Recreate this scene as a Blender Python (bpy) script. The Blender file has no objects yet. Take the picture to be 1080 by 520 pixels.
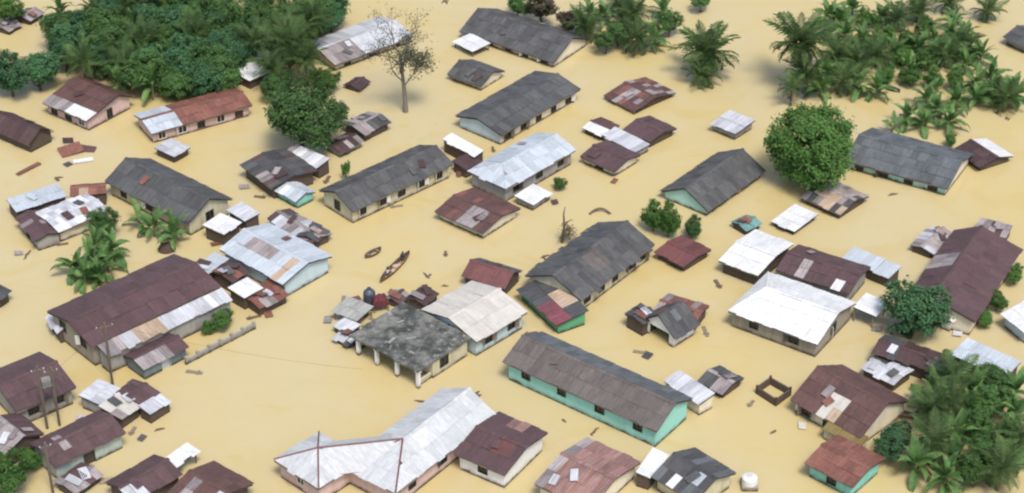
"""Flooded village seen from the air: tin-roofed houses standing in muddy yellow water, with palms and trees."""
import bpy, bmesh, math, random
from mathutils import Vector, Matrix
R = math.radians
scene = bpy.context.scene
COL = scene.collection

# ------------------------------------------------------------------ camera, sky, sun, exposure
cam_data = bpy.data.cameras.new('camera')
cam_data.sensor_width = 36.0
cam_data.lens = 36.0 * 2015.0 / 1080.0
cam_data.clip_start = 1.0
cam_data.clip_end = 6000.0
camera = bpy.data.objects.new('camera', cam_data)
COL.objects.link(camera)
camera.location = (0, 0, 108.0)
camera.rotation_euler = (R(90 - 33.0), 0, 0)
scene.camera = camera

SUN_ELEV, SUN_AZ = R(61), R(-70)          # azimuth of the sun measured from +X, counter-clockwise
sun_dir = Vector((math.cos(SUN_ELEV) * math.cos(SUN_AZ), math.cos(SUN_ELEV) * math.sin(SUN_AZ), math.sin(SUN_ELEV)))
world = bpy.data.worlds.new('World')
scene.world = world
world.use_nodes = True
wt = world.node_tree
bg = wt.nodes['Background']
sky = wt.nodes.new('ShaderNodeTexSky')
sky.sky_type = 'NISHITA'
sky.sun_disc = False
sky.sun_elevation = SUN_ELEV
sky.sun_rotation = R(90) - SUN_AZ
sky.air_density = 1.2
sky.dust_density = 3.0
wt.links.new(sky.outputs[0], bg.inputs[0])
bg.inputs[1].default_value = 0.15
sd = bpy.data.lights.new('sun', 'SUN')
sd.energy = 2.7
sd.angle = R(17)
sd.color = (1.0, 0.955, 0.88)
sun = bpy.data.objects.new('sun', sd)
COL.objects.link(sun)
sun.rotation_euler = (-sun_dir).to_track_quat('-Z', 'Y').to_euler()
scene.view_settings.view_transform = 'Standard'
scene.view_settings.look = 'None'
scene.view_settings.gamma = 1.0
scene.view_settings.use_curve_mapping = False
scene.view_settings.exposure = 0.28
scene.render.engine = 'CYCLES'
scene.cycles.max_bounces = 6
scene.cycles.use_denoising = True
scene.cycles.filter_width = 2.3

HOUSES = [
  {'name': 'house', 'label': 'pale pink house with brown roof and dirty white eave sheets beside the left woods', 'at': (-49.21, 195.26), 'rot': -36.8, 'size': (7.49, 7.16), 'h': 1.5, 'rise': 1.1, 'roof': 'brown', 'wall': 'pink', 'kind': 'gable', 'rf': 0.7, 'patch': [(0, 0.0, 1, 0.0, 0.25, 'lav'), (0, 0.55, 1, 0.12, 0.45, 'white')], 'wf': 3, 'wr': 1},
  {'name': 'house', 'label': 'pink house with rust red roof and one pale blue end below the woods', 'at': (-36.65, 192.75), 'rot': 31.9, 'size': (12.56, 4.97), 'h': 1.5, 'rise': 0.6, 'roof': 'rust', 'wall': 'pink', 'kind': 'gable', 'patch': [(0, 0, 0.3, 0, 1, 'blue'), (1, 0, 0.3, 0, 1, 'blue')], 'wf': 4, 'df': 1},
  {'name': 'shelter', 'label': 'small pale flat roofed shelter standing in water just below the rust red pink house', 'at': (-37.97, 185.05), 'rot': 52.7, 'size': (2.64, 3.1), 'h': 0.9, 'rise': 0.15, 'roof': 'silver', 'wall': 'wood', 'kind': 'mono'},
  {'name': 'house', 'label': 'dark brown roofed house at the left edge with one pale pink roof sheet', 'at': (-55.75, 188.88), 'rot': -36.8, 'size': (7.2, 3.6), 'h': 1.2, 'rise': 1.2, 'roof': 'dark brown', 'wall': 'wood', 'kind': 'gable', 'patch': [(0, 0.52, 0.66, 0.55, 0.9, 'lav')]},
  {'name': 'hut', 'label': 'tiny white roofed hut with dark wall at the right edge of the left woods', 'at': (-31.17, 202.71), 'rot': 48.9, 'size': (3.5, 3.27), 'h': 1.2, 'rise': 0.3, 'roof': 'white', 'wall': 'wood', 'kind': 'mono'},
  {'name': 'hut', 'label': 'small pale grey roof half hidden behind the white roofed hut under the palms', 'at': (-30.63, 207.09), 'rot': 43.7, 'size': (2.88, 1.55), 'h': 1.0, 'rise': 0.2, 'roof': 'blue', 'wall': 'wood', 'kind': 'mono'},
  {'name': 'house', 'label': 'long low house with silvery grey roof beside the bare tree at the top', 'at': (-19.03, 211.34), 'rot': 40.6, 'size': (12.03, 6.9), 'h': 1.0, 'rise': 0.8, 'roof': 'silver', 'wall': 'ochre', 'kind': 'gable', 'patch': [(0, 0, 0.28, 0, 1, 'lav'), (0, 0.3, 0.36, 0, 1, 'lav')], 'wf': 3},
  {'name': 'hut', 'label': 'small dark grey gabled hut alone in the water below the white awning', 'at': (-4.27, 203.27), 'rot': -37.0, 'size': (5.17, 4.61), 'h': 0.8, 'rise': 0.9, 'roof': 'grey', 'wall': 'cream', 'kind': 'gable'},
  {'name': 'house', 'label': 'long grey roofed house at the top edge with a white awning at its left end', 'at': (1.56, 213.03), 'rot': -35.8, 'size': (14.36, 7.63), 'h': 0.9, 'rise': 1.63, 'roof': 'grey', 'wall': 'cream', 'kind': 'gable', 'wf': 5},
  {'name': 'awning', 'label': 'bright white sheet awning at the left end of the long grey house at the top', 'at': (-4.93, 211.03), 'rot': -48.2, 'size': (3.76, 2.88), 'h': 0.8, 'rise': 0.2, 'roof': 'white', 'wall': None, 'kind': 'mono'},
  {'name': 'house', 'label': 'grey roof corner cut by the right edge near the top', 'at': (63.89, 212.32), 'rot': -52.6, 'size': (3.87, 4.9), 'h': 1.0, 'rise': 0.8, 'roof': 'grey', 'wall': 'grey', 'kind': 'gable'},
  {'name': 'house', 'label': 'large weathered grey gabled house with yellowish end wall behind the young banana plants', 'at': (-36.74, 174.53), 'rot': -40.1, 'size': (13.35, 6.14), 'h': 1.8, 'rise': 1.5, 'roof': 'grey', 'wall': 'ochre', 'kind': 'gable', 'wf': 3, 'wr': 1},
  {'name': 'house', 'label': 'dark patched roof house with uneven sheets below the round dense tree', 'at': (-25.44, 179.52), 'rot': -51.7, 'size': (6.37, 5.76), 'h': 1.6, 'rise': 0.5, 'roof': 'dark', 'wall': 'wood', 'kind': 'gable', 'mix': [('grey', 0.3), ('brown', 0.15)], 'patch': [(0, 0.5, 0.8, 0.0, 0.4, 'lav')]},
  {'name': 'lean_to', 'label': 'grey and white sheet lean-to at the right of the dark patched roof house', 'at': (-22.59, 182.14), 'rot': -39.1, 'size': (5.23, 1.82), 'h': 1.5, 'rise': 0.3, 'roof': 'silver', 'wall': 'wood', 'kind': 'mono', 'mix': [('white', 0.3), ('lav', 0.2)]},
  {'name': 'hut', 'label': 'low teal walled hut with a pale blue white roof beside the long yellowish house', 'at': (-23.57, 175.9), 'rot': -43.9, 'size': (4.22, 2.61), 'h': 1.0, 'rise': 0.5, 'roof': 'blue', 'wall': 'turquoise', 'kind': 'gable', 'mix': [('white', 0.4)]},
  {'name': 'shack', 'label': 'greyish purple roofed shack at the foot of the bare tree', 'at': (-16.6, 190.51), 'rot': 47.2, 'size': (4.17, 3.57), 'h': 1.0, 'rise': 0.4, 'roof': 'lav', 'wall': 'wood', 'kind': 'gable', 'mix': [('grey', 0.4)]},
  {'name': 'shack', 'label': 'low brown shack with a pale front sheet beside the round dense tree', 'at': (-18.89, 186.43), 'rot': 45.8, 'size': (3.55, 2.51), 'h': 0.8, 'rise': 0.4, 'roof': 'dark brown', 'wall': 'grey', 'kind': 'gable', 'mix': [('lav', 0.25)]},
  {'name': 'house', 'label': 'long grey roofed house with stained yellowish walls left of the pale blue roofed house', 'at': (-13.52, 177.21), 'rot': 43.3, 'size': (14.29, 5.52), 'h': 1.8, 'rise': 1.11, 'roof': 'grey', 'wall': 'ochre', 'kind': 'gable', 'wf': 5, 'wl': 1},
  {'name': 'lean_to', 'label': 'narrow white sheet roof strip at the right end of the long yellowish house', 'at': (-5.42, 184.32), 'rot': -47.4, 'size': (5.42, 1.33), 'h': 1.6, 'rise': 0.3, 'roof': 'white', 'wall': 'wood', 'kind': 'mono'},
  {'name': 'lean_to', 'label': 'dark brown lean-to roof tucked under the narrow white roof strip', 'at': (-4.94, 181.55), 'rot': 44.9, 'size': (2.6, 2.21), 'h': 1.1, 'rise': 0.3, 'roof': 'dark brown', 'wall': 'wood', 'kind': 'mono'},
  {'name': 'house', 'label': 'long grey roofed house with pale blue gable and dark doorways along its cream front', 'at': (0.78, 194.56), 'rot': 49.8, 'size': (14.38, 6.76), 'h': 1.5, 'rise': 0.85, 'roof': 'grey', 'wall': 'cream', 'kind': 'gable', 'wf': 5, 'endwall': 'paleblue'},
  {'name': 'house', 'label': 'large pale blue metal roofed house with grey walls in the upper middle', 'at': (1.09, 180.67), 'rot': 47.6, 'size': (11.47, 5.61), 'h': 1.9, 'rise': 0.9, 'roof': 'blue', 'wall': 'grey', 'kind': 'gable', 'hipl': 2.6, 'wf': 3, 'patch': [(0, 0.12, 0.2, 0.45, 1, 'lav')]},
  {'name': 'shelter', 'label': 'small white flat roof shelter against the large pale blue roof', 'at': (2.25, 175.13), 'rot': 50.7, 'size': (3.26, 2.59), 'h': 0.8, 'rise': 0.2, 'roof': 'white', 'wall': 'grey', 'kind': 'mono'},
  {'name': 'house', 'label': 'low brown roofed house with a whitish patch of sheets near its front corner', 'at': (-3.6, 171.79), 'rot': -39.6, 'size': (6.71, 6.09), 'h': 1.0, 'rise': 0.6, 'roof': 'brown', 'wall': 'cream', 'kind': 'gable', 'patch': [(0, 0.48, 0.8, 0.15, 0.75, 'lav')], 'mix': [('rust', 0.12)]},
  {'name': 'house', 'label': 'brown roofed house with a pale front wall joined to a white roof strip', 'at': (10.93, 183.32), 'rot': -41.3, 'size': (4.98, 4.5), 'h': 0.9, 'rise': 0.5, 'roof': 'brown', 'wall': 'cream', 'kind': 'gable', 'wf': 1},
  {'name': 'lean_to', 'label': 'white roof strip between the two small brown roofs', 'at': (12.8, 187.08), 'rot': -47.2, 'size': (5.52, 2.27), 'h': 0.8, 'rise': 0.15, 'roof': 'silver', 'wall': 'grey', 'kind': 'mono'},
  {'name': 'house', 'label': 'square brown roofed house at the right end of the white roof strip', 'at': (15.67, 189.46), 'rot': -45.8, 'size': (4.22, 4.43), 'h': 0.8, 'rise': 0.5, 'roof': 'brown', 'wall': 'wood', 'kind': 'gable'},
  {'name': 'hut', 'label': 'tiny brown and white roofed hut left of the two small brown roofs', 'at': (10.14, 190.22), 'rot': -41.8, 'size': (2.94, 3.13), 'h': 0.7, 'rise': 0.3, 'roof': 'brown', 'wall': 'wood', 'kind': 'gable', 'patch': [(0, 0.1, 0.9, 0, 1, 'white')]},
  {'name': 'house', 'label': 'low brown roof mottled with white patches standing in open water left of the tall palm', 'at': (15.08, 198.38), 'rot': -48.4, 'size': (5.22, 6.76), 'h': 0.5, 'rise': 0.6, 'roof': 'brown', 'wall': 'wood', 'kind': 'gable', 'mix': [('lav', 0.42), ('rust', 0.15)]},
  {'name': 'shelter', 'label': 'white tin roof shelter in open water left of the big round tree', 'at': (25.23, 190.77), 'rot': -41.8, 'size': (3.6, 3.77), 'h': 0.9, 'rise': 0.25, 'roof': 'silver', 'wall': 'grey', 'kind': 'mono'},
  {'name': 'house', 'label': 'dark grey roofed house with a turquoise gable beside the big round tree', 'at': (21.88, 178.01), 'rot': 50.1, 'size': (11.02, 6.13), 'h': 0.85, 'rise': 1.6, 'roof': 'grey', 'wall': 'aqua', 'kind': 'gable', 'wf': 3},
  {'name': 'house', 'label': 'blue grey roofed house with pale turquoise front wall right of the big round tree', 'at': (43.88, 182.56), 'rot': -30.3, 'size': (11.99, 8.25), 'h': 1.15, 'rise': 1.22, 'roof': 'slate', 'wall': 'aqua', 'kind': 'gable', 'endwall': 'cream', 'wf': 4},
  {'name': 'hut', 'label': 'small brown and white gabled roof near the right edge under the banana plants', 'at': (52.51, 184.3), 'rot': -60.2, 'size': (4.55, 4.77), 'h': 0.7, 'rise': 0.6, 'roof': 'dark brown', 'wall': 'wood', 'kind': 'gable', 'patch': [(1, 0, 1, 0, 1, 'white')]},
  {'name': 'hut', 'label': 'patchy tan and grey roofed hut below the big round tree', 'at': (34.7, 174.95), 'rot': -44.2, 'size': (5.23, 5.08), 'h': 0.7, 'rise': 0.7, 'roof': 'lav', 'wall': 'wood', 'kind': 'gable', 'mix': [('tan', 0.35), ('dark', 0.12)]},
  {'name': 'shelter', 'label': 'small bright white square roof between the patchy tan hut and the big white roofs', 'at': (29.85, 170.81), 'rot': -42.3, 'size': (3.03, 4.33), 'h': 0.55, 'rise': 0.2, 'roof': 'white', 'wall': 'wood', 'kind': 'mono'},
  {'name': 'hut', 'label': 'tiny turquoise roofed hut standing in water right of the turquoise gable house', 'at': (24.65, 169.84), 'rot': 38.8, 'size': (2.37, 2.08), 'h': 0.6, 'rise': 0.3, 'roof': 'turquoise', 'wall': 'wood', 'kind': 'gable'},
  {'name': 'house', 'label': 'bright white square roof with a dark open front, left of the largest white roof', 'at': (24.89, 162.84), 'rot': -36.4, 'size': (4.64, 7.11), 'h': 1.5, 'rise': 0.5, 'roof': 'white', 'wall': 'wood', 'kind': 'gable'},
  {'name': 'house', 'label': 'brown roofed house with tan ridge and white patches between the two big white roofs', 'at': (31.23, 159.5), 'rot': -31.7, 'size': (7.99, 5.35), 'h': 1.7, 'rise': 0.7, 'roof': 'brown', 'wall': 'grey', 'kind': 'gable', 'patch': [(0, 0.22, 0.36, 0.1, 0.9, 'lav'), (0, 0.72, 0.86, 0, 0.45, 'white')]},
  {'name': 'shelter', 'label': 'pale blue narrow roof behind the brown roof with tan ridge', 'at': (36.39, 161.22), 'rot': -40.6, 'size': (5.56, 2.3), 'h': 1.2, 'rise': 0.3, 'roof': 'blue', 'wall': 'wood', 'kind': 'mono'},
  {'name': 'house', 'label': 'largest bright white roofed house with grey beige walls and two dark windows', 'at': (27.26, 152.54), 'rot': -34.4, 'size': (9.69, 8.18), 'h': 1.9, 'rise': 1.2, 'roof': 'white', 'wall': 'greybeige', 'kind': 'gable', 'hipl': 1.9, 'wf': 2, 'wr': 1},
  {'name': 'awning', 'label': 'small white awning at the right corner of the largest white roof', 'at': (34.97, 153.39), 'rot': 55.2, 'size': (2.95, 2.33), 'h': 1.5, 'rise': 0.2, 'roof': 'white', 'wall': None, 'kind': 'mono'},
  {'name': 'house', 'label': 'large dark brown roofed house at the right edge beside the round leafy tree', 'at': (45.05, 158.18), 'rot': 60.0, 'size': (14.84, 7.02), 'h': 1.9, 'rise': 1.4, 'roof': 'brown', 'wall': 'cream', 'kind': 'gable', 'rf': 0.62, 'patch': [(1, 0.42, 0.62, 0.2, 0.95, 'lav')]},
  {'name': 'shack', 'label': 'low lavender white roof at the left corner of the large dark brown house', 'at': (43.56, 166.45), 'rot': 51.0, 'size': (4.87, 2.39), 'h': 0.7, 'rise': 0.3, 'roof': 'lav', 'wall': 'wood', 'kind': 'gable', 'mix': [('silver', 0.4)]},
  {'name': 'shack', 'label': 'patchy brown and lavender roof behind the ridge of the large dark brown house', 'at': (50.29, 168.39), 'rot': -28.7, 'size': (3.43, 1.92), 'h': 0.9, 'rise': 0.3, 'roof': 'lav', 'wall': 'wood', 'kind': 'mono', 'mix': [('brown', 0.4)]},
  {'name': 'lean_to', 'label': 'white corner lean-to at the foot of the large dark brown house', 'at': (42.42, 152.61), 'rot': 47.5, 'size': (2.6, 2.37), 'h': 1.3, 'rise': 0.2, 'roof': 'white', 'wall': 'white', 'kind': 'mono'},
  {'name': 'house', 'label': 'white roofed house with turquoise wall cut by the right edge', 'at': (50.67, 151.51), 'rot': -63.6, 'size': (3.7, 5.25), 'h': 1.5, 'rise': 0.6, 'roof': 'white', 'wall': 'paleblue', 'kind': 'gable'},
  {'name': 'house', 'label': 'pale blue white roof at the right edge above the palm thicket', 'at': (44.38, 144.32), 'rot': -42.1, 'size': (5.73, 2.88), 'h': 1.6, 'rise': 0.4, 'roof': 'blue', 'wall': 'wood', 'kind': 'mono'},
  {'name': 'shack', 'label': 'dark brown shack with a front beam below the round leafy tree', 'at': (37.74, 145.4), 'rot': -31.4, 'size': (6.87, 3.01), 'h': 1.4, 'rise': 0.4, 'roof': 'dark brown', 'wall': 'wood', 'kind': 'gable', 'mix': [('dark', 0.3)]},
  {'name': 'shack', 'label': 'jumbled grey white sheets roof in front of the dark brown shack', 'at': (35.12, 143.67), 'rot': -44.7, 'size': (3.75, 3.13), 'h': 0.9, 'rise': 0.3, 'roof': 'silver', 'wall': 'wood', 'kind': 'gable', 'mix': [('lav', 0.35), ('white', 0.15), ('dark', 0.15)]},
  {'name': 'house', 'label': 'large brown roofed house with pale tan sheets set in its roof', 'at': (30.81, 138.23), 'rot': -45.5, 'size': (7.9, 7.4), 'h': 1.5, 'rise': 1.8, 'roof': 'brown', 'wall': 'cream', 'kind': 'gable', 'patch': [(0, 0.42, 0.53, 0.1, 0.62, 'cream'), (0, 0.53, 0.66, 0.1, 0.3, 'tan'), (0, 0.53, 0.66, 0.3, 0.62, 'cream')], 'wf': 3},
  {'name': 'lean_to', 'label': 'olive yellow lean-to roof below the brown house with tan sheets', 'at': (29.74, 133.74), 'rot': -40.3, 'size': (3.94, 1.24), 'h': 1.2, 'rise': 0.3, 'roof': 'olive', 'wall': 'ochre', 'kind': 'mono'},
  {'name': 'house', 'label': 'small rust red roofed house with bright turquoise walls at the bottom right', 'at': (29.03, 129.49), 'rot': -41.6, 'size': (4.97, 4.99), 'h': 1.6, 'rise': 0.5, 'roof': 'rust', 'wall': 'turquoise', 'kind': 'gable', 'wf': 1, 'wr': 0, 'patch': [(0, 0, 1, 0, 0.16, 'lav')]},
  {'name': 'hut', 'label': 'small dark patchwork hut alone in water behind the long turquoise house', 'at': (19.44, 142.36), 'rot': -42.7, 'size': (2.99, 3.11), 'h': 0.7, 'rise': 0.5, 'roof': 'lav', 'wall': 'wood', 'kind': 'gable', 'mix': [('grey', 0.4), ('dark', 0.25)]},
  {'name': 'shed', 'label': 'white roofed shed behind the right end of the long turquoise house', 'at': (16.29, 140.16), 'rot': -49.6, 'size': (4.68, 1.96), 'h': 1.4, 'rise': 0.3, 'roof': 'silver', 'wall': 'cream', 'kind': 'mono'},
  {'name': 'house', 'label': 'large grey weathered gabled house in the middle with a broken front eave', 'at': (7.91, 160.96), 'rot': 52.0, 'size': (12.77, 6.84), 'h': 1.8, 'rise': 1.5, 'roof': 'grey', 'wall': 'ochre', 'kind': 'gable', 'wf': 5, 'mix': [('dark', 0.15)], 'rag': 0.5, 'patch': [(0, 0.35, 0.5, 0.5, 1, 'grey brown')]},
  {'name': 'lean_to', 'label': 'green walled lean-to with dark, tan and red sheets on the big grey house', 'at': (4.05, 154.42), 'rot': -59.5, 'size': (7.35, 3.55), 'h': 1.2, 'rise': 0.6, 'roof': 'dark', 'wall': 'green', 'kind': 'mono', 'patch': [(0, 0.35, 0.75, 0.5, 1, 'tan'), (0, 0.5, 1, 0, 0.5, 'red')]},
  {'name': 'shelter', 'label': 'small reddish brown roof beside the two young trees right of the big grey house', 'at': (17.52, 164.13), 'rot': -44.1, 'size': (4.04, 4.28), 'h': 0.8, 'rise': 0.3, 'roof': 'red brown', 'wall': 'wood', 'kind': 'gable'},
  {'name': 'house', 'label': 'rust and pinkish patched roof behind the ruined dark porch house', 'at': (16.5, 153.14), 'rot': -27.4, 'size': (4.5, 3.62), 'h': 1.1, 'rise': 0.5, 'roof': 'rust', 'wall': 'wood', 'kind': 'gable', 'mix': [('lav', 0.3), ('brown', 0.3)], 'rag': 0.4},
  {'name': 'house', 'label': 'ruined dark gabled porch house with a wide dark opening and white side wall', 'at': (15.24, 150.83), 'rot': 44.4, 'size': (3.58, 4.3), 'h': 1.4, 'rise': 1.57, 'roof': 'dark', 'wall': 'white', 'kind': 'gable', 'openl': 1, 'mix': [('slate', 0.3), ('rust', 0.1)], 'rag': 0.4},
  {'name': 'shack', 'label': 'dark leaning shack roof left of the ruined dark porch house', 'at': (12.59, 151.75), 'rot': 43.8, 'size': (2.29, 2.4), 'h': 1.5, 'rise': 0.3, 'roof': 'dark', 'wall': 'wood', 'kind': 'gable'},
  {'name': 'house', 'label': 'small red brown roof with a grey green back slope behind the beige roofed house', 'at': (-2.01, 159.57), 'rot': -28.3, 'size': (4.98, 3.54), 'h': 1.1, 'rise': 0.9, 'roof': 'red brown', 'wall': 'wood', 'kind': 'gable', 'patch': [(1, 0, 1, 0, 1, 'dark'), (0, 0, 0.6, 0.75, 1, 'dark')]},
  {'name': 'house', 'label': 'beige white roofed house with pale blue walls beside the dark concrete slab house', 'at': (-3.64, 151.7), 'rot': 45.7, 'size': (6.99, 7.46), 'h': 2.0, 'rise': 0.9, 'roof': 'cream', 'wall': 'paleblue', 'kind': 'gable', 'wf': 2, 'wl': 1},
  {'name': 'house', 'label': 'ruinous concrete slab house with dark flat roof and a porch on white columns', 'at': (-9.63, 147.39), 'rot': -41.4, 'size': (8.85, 7.37), 'h': 2.2, 'rise': 0, 'roof': 'concrete', 'wall': 'ochre', 'kind': 'slab'},
  {'name': 'hut', 'label': 'tiny brown roofed hut behind the concrete slab house', 'at': (-8.81, 155.36), 'rot': 58.2, 'size': (2.51, 2.19), 'h': 1.2, 'rise': 0.3, 'roof': 'dark brown', 'wall': 'wood', 'kind': 'gable'},
  {'name': 'shelter', 'label': 'small grey tilted roof at the left corner of the concrete slab house', 'at': (-15.56, 153.41), 'rot': -33.9, 'size': (3.16, 2.65), 'h': 1.0, 'rise': 0.2, 'roof': 'concrete grey', 'wall': None, 'kind': 'mono'},
  {'name': 'shelter', 'label': 'small lavender roof piece below the grey tilted roof', 'at': (-15.99, 151.0), 'rot': -42.0, 'size': (2.12, 1.76), 'h': 0.7, 'rise': 0.15, 'roof': 'silver', 'wall': 'wood', 'kind': 'mono'},
  {'name': 'house', 'label': 'long turquoise house with grey gabled roof and four dark windows along the front', 'at': (7.78, 140.39), 'rot': -37.4, 'size': (17.17, 5.77), 'h': 2.2, 'rise': 1.3, 'roof': 'grey brown', 'wall': 'turquoise pale', 'kind': 'gable', 'wf': 4, 'patch': [(1, 0, 1, 0, 1, 'slate')]},
  {'name': 'house', 'label': 'large white roofed pink house at the bottom, its wing along the right', 'at': (-8.08, 131.96), 'rot': 52.3, 'size': (13.83, 6.08), 'h': 2.0, 'rise': 1.5, 'roof': 'white tile', 'wall': 'pink', 'kind': 'gable', 'wf': 3, 'hipl': 4.6, 'cap': 'cap red'},
  {'name': 'house', 'label': 'pyramid roofed pink wing at the left of the large white roofed house', 'at': (-16.79, 129.14), 'rot': -43.0, 'size': (5.75, 5.26), 'h': 2.0, 'rise': 1.3, 'roof': 'white tile', 'wall': 'pink', 'kind': 'gable', 'wf': 1, 'hipl': 2.87, 'hipr': 2.87, 'cap': 'cap red'},
  {'name': 'house', 'label': 'small brown roofed house with bright white walls at the bottom middle', 'at': (-0.94, 131.58), 'rot': -33.4, 'size': (5.37, 6.82), 'h': 1.9, 'rise': 0.7, 'roof': 'brown', 'wall': 'white', 'kind': 'gable', 'wf': 1, 'patch': [(0, 0.5, 0.8, 0.5, 1, 'red brown'), (1, 0.35, 0.6, 0.2, 0.7, 'rust streak')]},
  {'name': 'house', 'label': 'rust streaked corrugated roof cut by the bottom edge beside the small white walled house', 'at': (6.57, 127.84), 'rot': -36.9, 'size': (5.75, 7.73), 'h': 1.6, 'rise': 0.8, 'roof': 'rust streak', 'wall': 'cream', 'kind': 'gable', 'patch': [(0, 0, 0.22, 0, 1, 'lav'), (1, 0, 0.2, 0, 1, 'lav')], 'wf': 1},
  {'name': 'house', 'label': 'dark grey roof patched with tarps cut by the bottom edge', 'at': (15.73, 127.62), 'rot': -45.7, 'size': (4.87, 5.37), 'h': 1.6, 'rise': 1.0, 'roof': 'dark', 'wall': 'ochre', 'kind': 'gable', 'mix': [('slate', 0.2)], 'patch': [(0, 0.38, 0.5, 0.25, 0.7, 'white'), (0, 0.66, 0.78, 0.3, 0.8, 'blue')]},
  {'name': 'lean_to', 'label': 'white lean-to strip at the left of the dark tarp patched roof', 'at': (12.12, 129.32), 'rot': 63.1, 'size': (3.75, 1.33), 'h': 1.4, 'rise': 0.2, 'roof': 'white', 'wall': 'wood', 'kind': 'mono'},
  {'name': 'hut', 'label': 'light blue flat roof at the top of the left edge cluster of huts', 'at': (-50.58, 173.34), 'rot': 34.3, 'size': (5.76, 2.73), 'h': 1.5, 'rise': 0.2, 'roof': 'blue', 'wall': 'wood', 'kind': 'mono'},
  {'name': 'hut', 'label': 'rust brown roof with a pale patch right of the light blue flat roof', 'at': (-45.42, 175.17), 'rot': 8.8, 'size': (3.78, 2.11), 'h': 1.5, 'rise': 0.4, 'roof': 'rust', 'wall': 'wood', 'kind': 'gable', 'patch': [(0, 0.35, 0.6, 0.1, 0.9, 'tan')]},
  {'name': 'hut', 'label': 'white striped sheet roof below the light blue flat roof', 'at': (-46.24, 170.53), 'rot': 41.1, 'size': (6.21, 4.75), 'h': 1.5, 'rise': 0.3, 'roof': 'silver', 'wall': 'cream', 'kind': 'gable', 'mix': [('white', 0.35)]},
  {'name': 'hut', 'label': 'brown front roof with pale patches at the lower left of the left edge cluster', 'at': (-49.39, 168.24), 'rot': -56.4, 'size': (5.51, 2.71), 'h': 1.3, 'rise': 0.4, 'roof': 'brown', 'wall': 'grey', 'kind': 'gable', 'mix': [('lav', 0.25)], 'wf': 1},
  {'name': 'house', 'label': 'big dark brown roofed house with a white front lean-to beside the low yard wall', 'at': (-36.68, 152.87), 'rot': 43.2, 'size': (14.79, 7.69), 'h': 2.6, 'rise': 0.9, 'roof': 'brown', 'wall': 'greybeige', 'kind': 'gable', 'wl': 2},
  {'name': 'lean_to', 'label': 'long white sheet lean-to with a tan panel along the front of the big brown house', 'at': (-33.18, 149.54), 'rot': 42.4, 'size': (14.13, 1.62), 'h': 2.0, 'rise': 0.5, 'roof': 'silver', 'wall': 'grey', 'kind': 'mono', 'patch': [(0, 0.26, 0.46, 0, 1, 'tan'), (0, 0.02, 0.14, 0, 1, 'lav')], 'mix': [('white', 0.2)]},
  {'name': 'hut', 'label': 'small brown roofed hut with a pinkish strip in front of the white lean-to', 'at': (-33.65, 146.04), 'rot': 45.3, 'size': (5.28, 3.17), 'h': 1.3, 'rise': 0.5, 'roof': 'brown', 'wall': 'slatewall', 'kind': 'gable', 'patch': [(0, 0.0, 0.6, 0.25, 0.5, 'lav')], 'df': 1},
  {'name': 'hut', 'label': 'bright white square roof with a brown wall above the large light blue house', 'at': (-30.18, 168.14), 'rot': 56.5, 'size': (2.86, 2.87), 'h': 1.5, 'rise': 0.2, 'roof': 'white', 'wall': 'wood', 'kind': 'mono'},
  {'name': 'hut', 'label': 'white roof piece just right of the bright white square roof', 'at': (-28.23, 170.56), 'rot': -48.1, 'size': (3.27, 1.84), 'h': 1.5, 'rise': 0.2, 'roof': 'silver', 'wall': 'wood', 'kind': 'mono'},
  {'name': 'shack', 'label': 'broken strip of grey and brown sheets behind the large light blue house', 'at': (-22.29, 168.79), 'rot': -46.1, 'size': (7.14, 2.79), 'h': 0.8, 'rise': 0.4, 'roof': 'lav', 'wall': 'wood', 'kind': 'gable', 'mix': [('dark', 0.25), ('brown', 0.2), ('silver', 0.2)]},
  {'name': 'house', 'label': 'large light blue house with a white gabled roof streaked with rust', 'at': (-23.94, 162.13), 'rot': -41.5, 'size': (9.6, 6.57), 'h': 1.9, 'rise': 0.85, 'roof': 'blue', 'wall': 'paleblue', 'kind': 'gable', 'patch': [(0, 0.45, 0.62, 0.35, 0.8, 'lav'), (0, 0.78, 0.9, 0.0, 0.8, 'tan'), (0, 0.2, 0.5, 0.6, 0.8, 'lav')]},
  {'name': 'hut', 'label': 'pale blue roof strip between the big brown roof and the large light blue house', 'at': (-30.51, 160.43), 'rot': 59.4, 'size': (4.0, 1.77), 'h': 1.5, 'rise': 0.2, 'roof': 'blue', 'wall': 'wood', 'kind': 'mono'},
  {'name': 'hut', 'label': 'spotted rust brown roof just left of the white square corner roof', 'at': (-28.26, 159.3), 'rot': 49.8, 'size': (2.44, 2.96), 'h': 1.5, 'rise': 0.3, 'roof': 'dark brown', 'wall': 'wood', 'kind': 'gable', 'mix': [('rust', 0.3)]},
  {'name': 'hut', 'label': 'white square roof at the front corner of the large light blue house', 'at': (-26.4, 156.3), 'rot': 47.6, 'size': (2.47, 2.37), 'h': 1.5, 'rise': 0.2, 'roof': 'white', 'wall': 'wood', 'kind': 'mono'},
  {'name': 'shack', 'label': 'pinkish rust shack roof at the water edge below the large light blue house', 'at': (-24.33, 155.68), 'rot': 43.0, 'size': (3.61, 2.55), 'h': 1.0, 'rise': 0.3, 'roof': 'rust', 'wall': 'wood', 'kind': 'gable', 'mix': [('lav', 0.4), ('brown', 0.2)]},
  {'name': 'house', 'label': 'large brown roofed house cut by the left edge beside the twin power poles', 'at': (-44.39, 140.39), 'rot': 39.3, 'size': (5.99, 6.82), 'h': 2.0, 'rise': 0.9, 'roof': 'brown', 'wall': 'grey', 'kind': 'gable', 'patch': [(1, 0.45, 0.62, 0.3, 0.6, 'lav')], 'wf': 2},
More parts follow.
